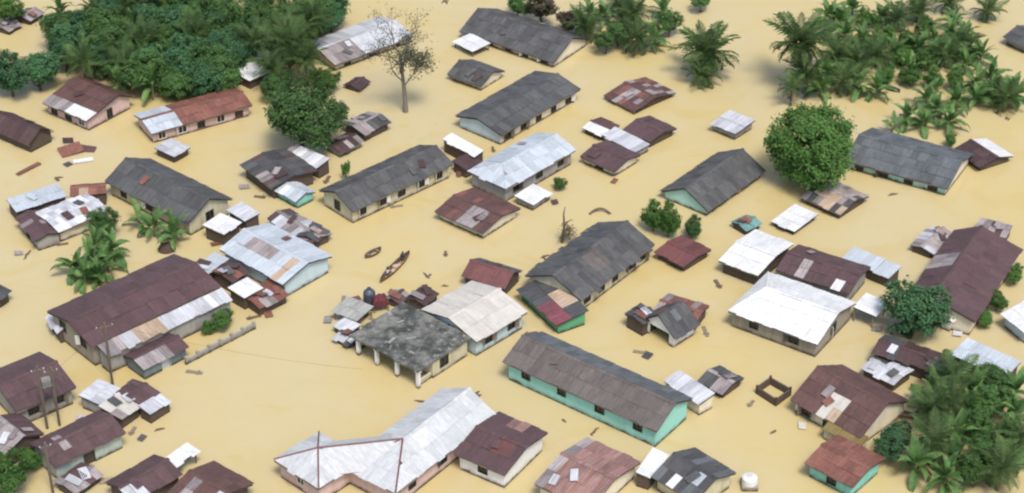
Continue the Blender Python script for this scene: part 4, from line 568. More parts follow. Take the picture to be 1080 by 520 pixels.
def sheet_mat(name, col, col2, rust=(.16, .07, .04), rust_amt=.3, vary=.25, rough=.5, blotch=(.06, .055, .05), blotch_amt=.3):
    """weathered corrugated metal: every sheet its own tone, streaks down the slope, blotches and rust"""
    k = NT('tin_' + name)
    oi = k.n('ShaderNodeObjectInfo'); tc = k.n('ShaderNodeTexCoord')
    rv = k.n('ShaderNodeCombineXYZ'); k.l(k.math('MULTIPLY', oi.outputs['Random'], 97.0), rv.inputs[0]); k.l(k.math('MULTIPLY', oi.outputs['Random'], 41.0), rv.inputs[1])
    v0 = k.vmath('MULTIPLY', tc.outputs['Object'], (7.0, .9, 1.0))
    v1 = k.vmath('ADD', v0, rv.outputs[0])
    streak = k.noise(v1, 1.0, 4, .6)
    pos = k.pos()
    big = k.noise(pos, .42, 4, .6)
    fine = k.noise(pos, 2.3, 4, .65)
    c = k.mix(k.ramp(streak, .36, .66), col, col2)
    c = k.mix(k.math('MULTIPLY', k.ramp(big, .5, .7), blotch_amt), c, blotch)
    rr = k.math('MULTIPLY', k.ramp(k.math('ADD', k.math('MULTIPLY', fine, .6), k.math('MULTIPLY', streak, .4)), .5, .66), rust_amt)
    c = k.mix(rr, c, rust)
    wear = k.noise(k.vmath('ADD', k.vmath('MULTIPLY', tc.outputs['Object'], (11.0, .7, 1.0)), rv.outputs[0]), 1.0, 3, .6)
    c = k.mix(k.math('MULTIPLY', k.ramp(wear, .60, .74), .38), c, tuple(min(.7, x * .8 + .14) for x in col))
    f = k.math('ADD', k.math('MULTIPLY', oi.outputs['Random'], 2 * vary), 1 - vary)
    f = k.math('MULTIPLY', f, k.math('ADD', k.math('MULTIPLY', fine, .5), .75))
    c = k.scale_col(c, f)
    k.l(c, k.b.inputs['Base Color'])
    k.b.inputs['Roughness'].default_value = rough
    k.b.inputs['Specular IOR Level'].default_value = .35
    return k.mat

TIN = {
 'brown': sheet_mat('brown', (.094, .055, .057), (.075, .044, .046), (.15, .065, .05), .22, .12, .55, (.05, .036, .036), .3),
 'warm brown': sheet_mat('warm_brown', (.108, .057, .050), (.082, .043, .038), (.17, .07, .045), .35, .15, .55, (.055, .036, .034), .35),
 'dark brown': sheet_mat('dark_brown', (.075, .042, .042), (.05, .030, .03), (.12, .05, .03), .25, .22, .6),
 'red brown': sheet_mat('red_brown', (.15, .055, .052), (.10, .045, .045), (.17, .06, .04), .3, .18, .55),
 'red': sheet_mat('red', (.19, .055, .075), (.13, .045, .05), (.17, .06, .04), .2, .2, .55),
 'rust': sheet_mat('rust', (.20, .085, .062), (.14, .06, .048), (.26, .11, .06), .4, .2, .65),
 'rust streak': sheet_mat('rust_streak', (.21, .10, .085), (.30, .20, .18), (.15, .06, .045), .5, .22, .65),
 'grey': sheet_mat('grey', (.092, .092, .092), (.056, .056, .057), (.08, .068, .055), .3, .22, .6, (.045, .045, .047), .5),
 'grey brown': sheet_mat('grey_brown', (.128, .108, .10), (.09, .08, .076), (.12, .08, .06), .35, .18, .6, (.07, .062, .06), .4),
 'slate': sheet_mat('slate', (.108, .118, .126), (.078, .084, .092), (.14, .11, .10), .3, .24, .5, (.06, .06, .06), .4),
 'dark': sheet_mat('dark', (.075, .076, .08), (.045, .046, .05), (.09, .06, .045), .25, .28, .6),
 'white': sheet_mat('white', (.66, .66, .66), (.52, .53, .54), (.46, .38, .31), .25, .08, .4, (.62, .62, .62), .2),
 'white tile': sheet_mat('white_tile', (.50, .51, .52), (.40, .415, .43), (.36, .33, .31), .25, .12, .5, (.40, .41, .43), .45),
 'silver': sheet_mat('silver', (.50, .51, .54), (.36, .37, .40), (.30, .22, .17), .28, .2, .45, (.27, .26, .26), .35),
 'blue': sheet_mat('blue', (.44, .485, .53), (.36, .40, .44), (.36, .26, .21), .3, .12, .45, (.36, .38, .40), .25),
 'lav': sheet_mat('lavender', (.30, .265, .265), (.19, .165, .165), (.20, .11, .08), .4, .3, .6),
 'tan': sheet_mat('tan', (.42, .32, .23), (.31, .23, .17), (.25, .13, .08), .3, .2, .6),
 'cream': sheet_mat('cream', (.52, .49, .44), (.44, .42, .38), (.36, .28, .2), .15, .08, .5, (.36, .34, .31), .3),
 'olive': sheet_mat('olive', (.20, .15, .05), (.15, .11, .04), (.2, .1, .05), .3, .15, .6),
 'turquoise': sheet_mat('turquoise', (.14, .30, .28), (.10, .20, .19), (.2, .12, .08), .3, .25, .55),
 'cap red': sheet_mat('cap_red', (.17, .075, .07), (.13, .06, .06), (.15, .06, .05), .2, .1, .6),
 'concrete grey': sheet_mat('concrete_grey', (.33, .33, .31), (.25, .25, .24), (.2, .18, .15), .2, .12, .8),
}

def wall_mat(name, col, stain=(.10, .075, .045), dirt=.5):
    """plaster with rain streaks and a mud line left by the water"""
    k = NT('wall_' + name)
    pos = k.pos()
    sx = k.n('ShaderNodeSeparateXYZ'); k.l(pos, sx.inputs[0])
    streak = k.noise(k.vmath('MULTIPLY', pos, (2.2, 2.2, .35)), 1.0, 4, .6)
    n2 = k.noise(pos, 1.3, 4, .6)
    c = k.mix(k.math('MULTIPLY', k.ramp(streak, .45, .72), dirt * .6), col, tuple(x * .5 for x in col))
    lim = k.math('ADD', sx.outputs[2], k.math('MULTIPLY', k.math('SUBTRACT', n2, .5), -.7))
    mud = k.math('SUBTRACT', 1.0, k.ramp(lim, .10, .6))
    c = k.mix(k.math('MULTIPLY', mud, .6), c, stain)
    wet_shade = k.math('SUBTRACT', 1.0, k.ramp(lim, .12, .26))  # dark waterline band: wet stain, with the shade there painted into the same colour
    c = k.mix(k.math('MULTIPLY', wet_shade, .85), c, (.035, .032, .024))
    k.l(c, k.b.inputs['Base Color']); k.b.inputs['Roughness'].default_value = .85
    return k.mat

WALL = {
 'pink': wall_mat('pink', (.58, .42, .39)), 'cream': wall_mat('cream', (.70, .64, .50), dirt=.4), 'ochre': wall_mat('ochre', (.52, .48, .34), dirt=.8),
 'grey': wall_mat('grey', (.30, .29, .27), dirt=.8), 'greybeige': wall_mat('grey_beige', (.30, .27, .22), dirt=.8), 'white': wall_mat('white', (.76, .76, .74), dirt=.4),
 'turquoise': wall_mat('turquoise', (.21, .53, .47)), 'turquoise pale': wall_mat('turquoise_pale', (.29, .60, .53), dirt=.35), 'paleblue': wall_mat('pale_blue', (.46, .57, .62), dirt=.35),
 'aqua': wall_mat('aqua', (.40, .66, .60), dirt=.35), 'green': wall_mat('green', (.09, .33, .17)), 'palegreen': wall_mat('pale_green', (.38, .45, .40)), 'wood': wall_mat('wood', (.085, .06, .045)), 'slatewall': wall_mat('slate', (.16, .21, .22), dirt=.8),
}

def plain(name, col, rough=.7, var=.3, scale=3.0):
    k = NT(name); f = k.noise(k.pos(), scale, 4, .6)
    c = k.scale_col(col, k.math('ADD', k.math('MULTIPLY', f, 2 * var), 1 - var))
    k.l(c, k.b.inputs['Base Color']); k.b.inputs['Roughness'].default_value = rough
    return k.mat

TIMBER = plain('dark_timber', (.055, .04, .032), .8)
BOARD = plain('weathered_board', (.20, .16, .12), .8)
TRIMW = plain('white_trim', (.62, .60, .56), .6, .15)
GLASS = NT('dark_glass'); GLASS.b.inputs['Base Color'].default_value = (.012, .014, .016, 1); GLASS.b.inputs['Roughness'].default_value = .25; GLASS = GLASS.mat
FRAMEM = plain('window_frame', (.05, .048, .045), .7)
DOORM = plain('door_board', (.06, .045, .04), .7)
DOORW = plain('pale_door', (.45, .48, .50), .6, .15)
POLEM = plain('pole_wood', (.13, .10, .085), .85)
IRON = plain('red_iron', (.13, .055, .05), .7)
BARK = plain('bark', (.10, .075, .055), .9, .4, 2)
PALEBARK = plain('pale_bark', (.17, .145, .12), .9, .35, 2)
DRIFT = plain('driftwood', (.12, .085, .06), .9, .4, 3)
CONC = None

def concrete():
    k = NT('old_concrete'); pos = k.pos()
    a = k.noise(pos, .45, 5, .65); b = k.noise(pos, 2.0, 5, .65)
    c = k.mix(k.ramp(a, .38, .62), (.17, .17, .155), (.035, .037, .033))
    c = k.mix(k.math('MULTIPLY', k.ramp(b, .57, .70), .7), c, (.36, .355, .33))
    c = k.mix(k.math('MULTIPLY', k.ramp(b, .5, .3), .6), c, (.05, .055, .04))
    k.l(c, k.b.inputs['Base Color']); k.b.inputs['Roughness'].default_value = .9; k.bump(b, .4, .05)
    return k.mat
CONC = concrete()

def leaf_mat(name, a, b, c=None):
    k = NT(name); g = k.n('ShaderNodeNewGeometry'); oi = k.n('ShaderNodeObjectInfo')
    big = k.noise(g.outputs['Position'], .55, 3, .6)
    f = k.math('ADD', k.math('MULTIPLY', g.outputs['Random Per Island'], .5), k.math('MULTIPLY', k.ramp(big, .35, .65), .5))
    col = k.mix(f, a, b)
    if c: col = k.mix(k.ramp(g.outputs['Random Per Island'], .93, .97), col, c)
    col = k.scale_col(col, k.math('ADD', k.math('MULTIPLY', oi.outputs['Random'], .5), .75))
    k.l(col, k.b.inputs['Base Color']); k.b.inputs['Roughness'].default_value = .55; k.b.inputs['Specular IOR Level'].default_value = .3
    tr = k.n('ShaderNodeBsdfTranslucent'); k.l(k.scale_col(col, 1.3), tr.inputs[0])
    mx = k.n('ShaderNodeMixShader'); mx.inputs[0].default_value = .28
    k.l(k.b.outputs[0], mx.inputs[1]); k.l(tr.outputs[0], mx.inputs[2]); k.l(mx.outputs[0], k.out.inputs[0])
    return k.mat
LEAF = [leaf_mat('leaf_deep', (0.043, 0.107, 0.032), (0.111, 0.213, 0.059), (.09, .12, .05)), leaf_mat('leaf_fresh', (0.046, 0.122, 0.027), (0.111, 0.220, 0.050), (.13, .16, .05)),
        leaf_mat('leaf_blue', (0.038, 0.110, 0.050), (0.089, 0.201, 0.084), (.09, .14, .07)), leaf_mat('leaf_brown', (.07, .065, .035), (.11, .09, .06), (.15, .1, .06))]
FROND = leaf_mat('palm_frond', (0.049, 0.104, 0.036), (0.128, 0.201, 0.065), (.09, .12, .05))
DEADF = leaf_mat('dead_frond', (.10, .075, .045), (.16, .12, .07))
BANLEAF = leaf_mat('banana_leaf', (0.057, 0.140, 0.042), (0.142, 0.250, 0.074), (.16, .18, .06))
GREYLEAF = leaf_mat('grey_leaf', (0.045, 0.059, 0.036), (0.086, 0.104, 0.063))

# ------------------------------------------------------------------ water and ground
def make_ground():
    k = NT('mud'); c = k.mix(k.noise(k.pos(), .2, 4), (.16, .11, .06), (.10, .07, .04)); k.l(c, k.b.inputs['Base Color']); k.b.inputs['Roughness'].default_value = .95
    m = MB(); m.face([(-2500, -500, -1.6), (2500, -500, -1.6), (2500, 4500, -1.6), (-2500, 4500, -1.6)])
    tag(m.build('ground', k.mat), kind='structure')
    k = NT('muddy_water'); pos = k.pos()
    a = k.noise(k.vmath('MULTIPLY', pos, (1, .6, 1)), .035, 4, .55, .6); b = k.noise(pos, .22, 3, .5, 1.2)
    sw = k.noise(k.vmath('MULTIPLY', pos, (.7, 1.0, 1)), .09, 5, .6, 2.2)
    c = k.mix(k.ramp(a, .32, .66), (.486, .388, .178), (.478, .398, .222))
    c = k.mix(k.math('MULTIPLY', k.ramp(sw, .5, .68), .55), c, (.485, .402, .236))
    c = k.mix(k.math('MULTIPLY', k.ramp(sw, .46, .32), .45), c, (.462, .350, .132))
    c = k.mix(k.math('MULTIPLY', k.ramp(b, .45, .75), .2), c, (.465, .36, .160))
    k.l(c, k.b.inputs['Base Color'])
    k.b.inputs['Roughness'].default_value = .11; k.b.inputs['IOR'].default_value = 1.33; k.b.inputs['Specular IOR Level'].default_value = .5
    r1 = k.noise(k.vmath('MULTIPLY', pos, (1.0, 1.6, 1)), 1.1, 4, .6, .4); r2 = k.noise(pos, .12, 2)
    k.bump(k.math('MULTIPLY', r1, k.math('ADD', k.ramp(r2, .35, .7), .25)), .5, .05)
    m = MB(); m.face([(-2500, -500, 0), (2500, -500, 0), (2500, 4500, 0), (-2500, 4500, 0)])
    tag(m.build('floodwater', k.mat), kind='structure')
make_ground()

# ------------------------------------------------------------------ buildings
CAT = {'house': 'house', 'hut': 'hut', 'shack': 'shack', 'shelter': 'shelter', 'lean_to': 'lean-to', 'awning': 'awning', 'shed': 'shed'}
_sheet = {}
def sheet_mesh(matname):
    """one corrugated sheet, 1 x 1, ribs run up the slope; scaled per piece"""
    if matname not in _sheet:
        m = MB(); n = 10
        for i in range(n):
            x0, x1 = i / n, (i + 1) / n
            z0, z1 = (.014 if i % 2 else 0), (0 if i % 2 else .014)
            m.face([(x0, 0, z0), (x1, 0, z1), (x1, 1, z1), (x0, 1, z0)])
        _sheet[matname] = m.mesh('sheet_' + matname.replace(' ', '_'), TIN[matname])
    return _sheet[matname]

def clip(poly, a, b, c):
    """keep a*x+b*y<=c"""
    out = []
    for i in range(len(poly)):
        p, q = poly[i], poly[(i + 1) % len(poly)]
        dp, dq = a * p[0] + b * p[1] - c, a * q[0] + b * q[1] - c
        if dp <= 0: out.append(p)
        if dp * dq < 0:
            t = dp / (dp - dq); out.append((p[0] + (q[0] - p[0]) * t, p[1] + (q[1] - p[1]) * t))
    return out

def area(p):
    return abs(sum(p[i][0] * p[(i + 1) % len(p)][1] - p[(i + 1) % len(p)][0] * p[i][1] for i in range(len(p)))) / 2 if len(p) > 2 else 0

def roof_plane(roof, idx, pts, rec, rr):
    """cover the plane pts (first edge = eave, anticlockwise from outside) with single sheets"""
    P = [Vector(p) for p in pts]
    u = (P[1] - P[0]).normalized(); nrm = u.cross(P[2] - P[0]).normalized(); v = nrm.cross(u)
    poly = [((p - P[0]).dot(u), (p - P[0]).dot(v)) for p in P]
    Lu = poly[1][0]; umin = min(p[0] for p in poly); umax = max(p[0] for p in poly); Lv = max(p[1] for p in poly)
    fine = .8 if rec.get('mix') else 1.0
    nu = max(2, round(Lu / (.95 * fine))); nv = max(1, round(Lv / (1.6 * fine)))
    su, sv = Lu / nu, Lv / nv
    M3 = Matrix((u, v, nrm)).transposed().to_4x4()
    i0 = math.floor(umin / su + 1e-6); i1 = math.ceil(umax / su - 1e-6)
    rag = rec.get('rag', .32 if rec['name'] in ('shack', 'lean_to') else .18)
    for j in range(nv):
        for i in range(i0, i1):
            cell = [(i * su, j * sv), ((i + 1) * su, j * sv), ((i + 1) * su, (j + 1) * sv), (i * su, (j + 1) * sv)]
            full = area(cell); c = cell
            for e in range(len(poly)):
                p, q = poly[e], poly[(e + 1) % len(poly)]
                a, b = (q[1] - p[1]), -(q[0] - p[0])
                c = clip(c, a, b, a * p[0] + b * p[1])
                if len(c) < 3: break
            ar = area(c)
            if ar < .06 * full: continue
            cx = ((i + .5) * su) / Lu; cv = ((j + .5) * sv) / Lv
            if idx == 1: cx = 1 - cx
            mat = rec['roof']
            for pm, pr in rec.get('mix', ()):
                if rr.random() < pr: mat = pm
            for (pi, a0, a1, b0, b1, pm) in rec.get('patch', ()):
                if pi == idx and a0 <= cx <= a1 and b0 <= cv <= b1: mat = pm
            lift = .05 + (.05 if 'white' not in rec['roof'] else .012) * rr.random()
            if ar > .985 * full:
                over = rr.uniform(.0, rag) + .05 if j == 0 else .10
                w, l = su * 1.02, sv + over
                o = bpy.data.objects.new('roof_sheet', sheet_mesh(mat))
                base = P[0] + u * (i * su - .01 * su) + v * (j * sv - over) + nrm * lift
                tilt = Matrix.Rotation(-.022 - .006 * rr.random(), 4, 'X') @ Matrix.Rotation(rr.gauss(0, .02 if rec['name'] == 'shack' else .008), 4, 'Z') if nv > 1 or True else Matrix()
                base = base + nrm * (.022 * l)
                o.matrix_local = Matrix.Translation(base) @ M3 @ tilt @ Matrix.Diagonal((w, l, 1, 1))
                o.parent = roof; COL.objects.link(o)
            else:
                m = MB(); x0, y0 = c[0]
                m.face([(p[0] - x0, p[1] - y0, 0) for p in c])
                me = m.mesh('cut_sheet', TIN[mat]); o = bpy.data.objects.new('roof_sheet', me)
                o.matrix_local = Matrix.Translation(P[0] + u * x0 + v * y0 + nrm * (lift + .02)) @ M3
                o.parent = roof; COL.objects.link(o)

def wall_side(m, p0, p1, z0, zt0, zt1, opens, apex=None):
    """one wall from p0 to p1 (outside is on the right of p0->p1), with real openings"""
    p0, p1 = Vector((*p0, 0)), Vector((*p1, 0)); d = p1 - p0; L = d.length; d.normalize(); inw = Vector((-d.y, d.x, 0)) * .18
    zt = min(zt0, zt1)
    us = sorted({0.0, L, *[o[0] for o in opens], *[o[1] for o in opens]}); zs = sorted({z0, zt, *[o[2] for o in opens], *[o[3] for o in opens]})
    at = lambda u, z, k=0: p0 + d * u + inw * k + Vector((0, 0, z))
    for i in range(len(us) - 1):
        for j in range(len(zs) - 1):
            uc, zc = (us[i] + us[i + 1]) / 2, (zs[j] + zs[j + 1]) / 2
            if any(o[0] < uc < o[1] and o[2] < zc < o[3] for o in opens): continue
            m.face([at(us[i], zs[j]), at(us[i + 1], zs[j]), at(us[i + 1], zs[j + 1]), at(us[i], zs[j + 1])])
    for (a, b, c, e) in opens:
        m.face([at(a, c), at(a, c, 1), at(a, e, 1), at(a, e)]); m.face([at(b, c, 1), at(b, c), at(b, e), at(b, e, 1)])
        m.face([at(a, c, 1), at(a, c), at(b, c), at(b, c, 1)]); m.face([at(a, e), at(a, e, 1), at(b, e, 1), at(b, e)])
    top = [at(0, zt)] if zt0 == zt else [at(0, zt), at(0, zt0)]
    if apex: top = top[:1] + ([at(0, zt0)] if zt0 > zt else []) + [at(apex[0], apex[1])]
    pts = [at(0, zt), at(L, zt)] + ([at(L, zt1)] if zt1 > zt else []) + ([at(*apex)] if apex else []) + ([at(0, zt0)] if zt0 > zt else [])
    if len(pts) > 2: m.face(pts)

def window_part(root, p0, d, u0, u1, z0, z1, frame=FRAMEM):
    """frame set in the opening, dark pane a child"""
    d = Vector((d[0], d[1], 0)).normalized(); out = Vector((d.y, -d.x, 0))
    M = Matrix(((d.x, -out.x, 0, p0[0]), (d.y, -out.y, 0, p0[1]), (0, 0, 1, 0), (0, 0, 0, 1)))
    m = MB(); t = .07; a, b = -.05, .09
    m.box((u0 - .05, a, z0 - .08), (u1 + .05, b, z0)); m.box((u0 - .05, a, z1), (u1 + .05, b, z1 + .07))
    m.box((u0 - .05, a, z0), (u0 + .03, b, z1)); m.box((u1 - .03, a, z0), (u1 + .05, b, z1))
    um = (u0 + u1) / 2
    m.box((um - .03, a + .03, z0), (um + .03, b, z1))
    w = m.build('window', frame, root); w.matrix_local = M
    for q in ((u0 + .03, um - .03), (um + .03, u1 - .03)):
        g = MB(); g.box((q[0], .05, z0), (q[1], .075, z1)); g.build('pane', GLASS, w)
    rs = random.Random(round(u0 * 100) + round(p0[0] * 10))
    if rs.random() < .55:
        for side in ((-1,), (1,), (-1, 1))[rs.randrange(3)]:
            g = MB(); wd = (u1 - u0) * .48; g.box((0, -.02, z0), (wd, .02, z1)); g.box((.06, -.035, z0 + .1), (wd - .06, -.02, z1 - .1))
            s = g.build('shutter', rs.choice((BOARD, DOORM, TRIMW)), w); ang = R(rs.uniform(15, 70)); s.location = (u0 - .04 if side < 0 else u1 + .04, -.07, 0); s.rotation_euler = (0, 0, math.pi + ang if side < 0 else -ang)

def door_part(root, p0, d, u0, u1, z0, z1, mat=DOORM):
    d = Vector((d[0], d[1], 0)).normalized(); out = Vector((d.y, -d.x, 0))
    M = Matrix(((d.x, -out.x, 0, p0[0]), (d.y, -out.y, 0, p0[1]), (0, 0, 1, 0), (0, 0, 0, 1)))
    m = MB(); n = 4
    for i in range(n):
        a = u0 + (u1 - u0) * i / n; b = u0 + (u1 - u0) * (i + 1) / n
        m.box((a + .008, .08, z0), (b - .008, .125 + .006 * (i % 2), z1))
    m.box((u0 - .06, -.03, z0), (u0, .13, z1 + .06)); m.box((u1, -.03, z0), (u1 + .06, .13, z1 + .06)); m.box((u0, -.03, z1), (u1, .13, z1 + .06))
    o = m.build('door', mat, root); o.matrix_local = M

def building(rec):
    rr = random.Random(rec['label'])
    if rec['roof'] == 'brown' and rr.random() < .5: rec = dict(rec, roof='warm brown')
    L, W = rec['size']; h, rise, kind = rec['h'], rec['rise'], rec['kind']
    root = tag(empty(rec['name'], rec['at'], R(rec['rot'])), rec['label'], CAT[rec['name']])
    if kind == 'slab': return slab_house(root, rec, rr)
    rf = rec.get('rf', .5); hl, hr = rec.get('hipl', 0), rec.get('hipr', 0)
    x0, x1, y0, y1 = -L / 2, L / 2, -W / 2, W / 2; yr = y0 + rf * W
    planes = []
    if kind == 'mono':
        planes = [(0, [(x0, y0, h), (x1, y0, h), (x1, y1, h + rise), (x0, y1, h + rise)])]
        zat = lambda y: h + rise * (y - y0) / W
    else:
        a, b = (x0 + hl, yr, h + rise), (x1 - hr, yr, h + rise)
        planes = [(0, [(x0, y0, h), (x1, y0, h), b, a]), (1, [(x1, y1, h), (x0, y1, h), a, b])]
        if hl: planes.append((2, [(x0, y1, h), (x0, y0, h), a]))
        if hr: planes.append((3, [(x1, y0, h), (x1, y1, h), b]))
        zat = lambda y: h + rise * min((y - y0) / (yr - y0), (y1 - y) / (y1 - yr))
    # roof: dark timber deck, every tin sheet its own child
    m = MB(); th = .07
    for idx, p in planes:
        P = [Vector(q) for q in p]; n = (P[1] - P[0]).cross(P[2] - P[0]).normalized(); D = [q - Vector((0, 0, th)) for q in P]
        m.face(P); m.face(D[::-1])
        for i in range(len(P)):
            j = (i + 1) % len(P); m.face([D[i], D[j], P[j], P[i]])
    roof = m.build('roof', TIMBER, root)
    for idx, p in planes: roof_plane(roof, idx, p, rec, rr)
    big = L * W > 22
    if rec['name'] in ('shack', 'hut', 'house') and rr.random() < (.9 if rec['name'] == 'shack' else .45) and rec['roof'] not in ('white', 'white tile'):
        for k in range(rr.choice((1, 1, 2)) + (rec['name'] != 'house')):    # odd sheets thrown over leaks
            idx, p = planes[0] if len(planes) == 1 or rr.random() < .75 else planes[1]
            P = [Vector(q) for q in p]; u = (P[1] - P[0]).normalized(); n = u.cross(P[2] - P[0]).normalized(); v = n.cross(u)
            fu, fv = rr.uniform(.12, .8), rr.uniform(.1, .55); base = P[0].lerp(P[1], fu) + (P[3] - P[0]).dot(v) * fv * v + n * .27
            o = bpy.data.objects.new('loose_sheet', sheet_mesh(rr.choice(('silver', 'rust', 'lav', 'dark brown', 'grey', rec['roof'], rec['roof']))))
            o.matrix_local = Matrix.Translation(base) @ Matrix((u, v, n)).transposed().to_4x4() @ Matrix.Rotation(rr.gauss(0, .3), 4, 'Z') @ Matrix.Rotation(-.01, 4, 'X') @ Matrix.Diagonal((rr.uniform(.6, .85), rr.uniform(.9, 1.5), 1, 1))
            o.parent = roof; COL.objects.link(o)
    if kind != 'mono':
        c = MB(); s = .24; zr = h + rise + .12; sl0 = rise / (yr - y0) * s; sl1 = rise / (y1 - yr) * s
        xa, xb = x0 + hl - .03, x1 - hr + .03; nseg = max(1, round((xb - xa) / 2.2))
        cm = TIN[rec['roof']]
        for i in range(nseg if xb - xa > .3 else 0):
            q = MB(); a, b = xa + (xb - xa) * i / nseg, xa + (xb - xa) * (i + 1) / nseg + .04; dz = .012 * (i % 2)
            q.face([(a, yr - s, zr - sl0 + dz), (b, yr - s, zr - sl0 + dz), (b, yr, zr + dz), (a, yr, zr + dz)]); q.face([(a, yr, zr + dz), (b, yr, zr + dz), (b, yr + s, zr - sl1 + dz), (a, yr + s, zr - sl1 + dz)])
            q.build('ridge_cap', cm, roof)
        hip_ends = ([(x0, y0, x0 + hl), (x0, y1, x0 + hl)] if hl else []) + ([(x1, y0, x1 - hr), (x1, y1, x1 - hr)] if hr else [])
        for (xe, ye, xr) in hip_ends:
            q = MB(); q.tube([(xe, ye, h + .07), (xr, yr, h + rise + .09)], .085 if rec.get('cap') else .07, 5); q.build('ridge_cap', TIN[rec.get('cap', rec['roof'])], roof)
    if big:
        fb = MB(); fb.box((x0 + .02, y0 - .03, h - .2), (x1 - .02, y0 - .003, h + .0)); fb.build('fascia_board', BOARD, roof)
    # walls
    zb = -1.3
    if rec['wall']:
        ov = min(.35, .07 * W); a0, a1, b0, b1 = x0 + ov, x1 - ov, y0 + ov, y1 - ov
        gap = th + .005
        zf, zk = zat(b0) - gap, zat(b1) - gap
        if hl: pass
        apex_z = h + rise - gap
        LX, LY = a1 - a0, b1 - b0
        zw1 = min(zf, zk, h) - .12; zw0 = max(.25, zw1 - 1.05)
        def opens(n, length, w=.95, door=0):
            res = []; k = n + door
            for i in range(k):
                uc = length * (i + .5) / k + rr.uniform(-.12, .12); ww = w * rr.uniform(.9, 1.1)
                if length > ww + .3: res.append((max(.1, uc - ww / 2), min(length - .1, uc + ww / 2), zw0, zw1, 0 if i < n else 1))
            if door:
                res = [(a, b, -.4, zw1 + .03, 1) if f else (a, b, c, e, 0) for (a, b, c, e, f) in res]
            return res
        sides = {'F': ((a0, b0), (a1, b0), opens(rec.get('wf', 0), LX, door=rec.get('df', 0))), 'R': ((a1, b0), (a1, b1), opens(rec.get('wr', 0), LY)),
                 'B': ((a1, b1), (a0, b1), []), 'L': ((a0, b1), (a0, b0), opens(rec.get('wl', 0), LY, door=rec.get('dl', 0)))}
        if rec.get('openl'): sides['L'] = (*sides['L'][:2], [(LY * .14, LY * .84, -1.0, zw1 + .05, 2)])
        if rec.get('openf'): sides['F'] = (*sides['F'][:2], [(LX * .3, LX * .62, -1.0, zw1 + .05, 2)])
        mats = {s: WALL[rec['wall']] for s in sides}
        if rec.get('endwall'): mats['L'] = mats['R'] = WALL[rec['endwall']]
        m = MB(); ends = {'L': MB(), 'R': MB()}
        for s, (p, q, op) in sides.items():
            mm = ends[s] if (rec.get('endwall') and s in 'LR') else m
            o4 = [o[:4] for o in op]
            if s == 'F': wall_side(mm, p, q, zb, zf, zf, o4)
            elif s == 'B': wall_side(mm, p, q, zb, zk, zk, o4)
            else:
                hip = (s == 'L' and hl) or (s == 'R' and hr)
                ap = None
                if kind != 'mono' and not hip: ap = ((yr - b0) if s == 'R' else (b1 - yr), apex_z)
                if hip: zz = min(zf, zk); wall_side(mm, p, q, zb, zz, zz, o4)
                elif s == 'R': wall_side(mm, p, q, zb, zf, zk, o4, ap)
                else: wall_side(mm, p, q, zb, zk, zf, o4, ap)
        m.build('wall', WALL[rec['wall']], root)
        for e in ends.values():
            if e.v: e.build('gable_wall', WALL[rec['endwall']], root)
        for s, (p, q, op) in sides.items():
            d = (q[0] - p[0], q[1] - p[1])
            for (u0, u1, z0, z1, isdoor) in op:
                if isdoor == 2: continue
                if isdoor: door_part(root, p, d, u0, u1, z0, z1, DOORW if rec['wall'] in ('slatewall',) else DOORM)
                else: window_part(root, p, d, u0, u1, z0, z1, TRIMW if rec['wall'] in ('pink', 'paleblue') and rr.random() < .4 else FRAMEM)
    else:
        nx = max(2, round(L / 3) + 1)
        for i in range(nx):
            for yy in (y0 + .2, y1 - .2):
                x = x0 + .2 + (L - .4) * i / (nx - 1)
                q = MB(); q.tube([(x, yy, zb), (x, yy, zat(yy) - th)], .07, 6); q.build('post', BOARD, root)
        for yy in (y0 + .2, y1 - .2):
            q = MB(); q.box((x0 + .1, yy - .05, zat(yy) - th - .16), (x1 - .1, yy + .05, zat(yy) - th - .02)); q.build('beam', BOARD, root)
    return root

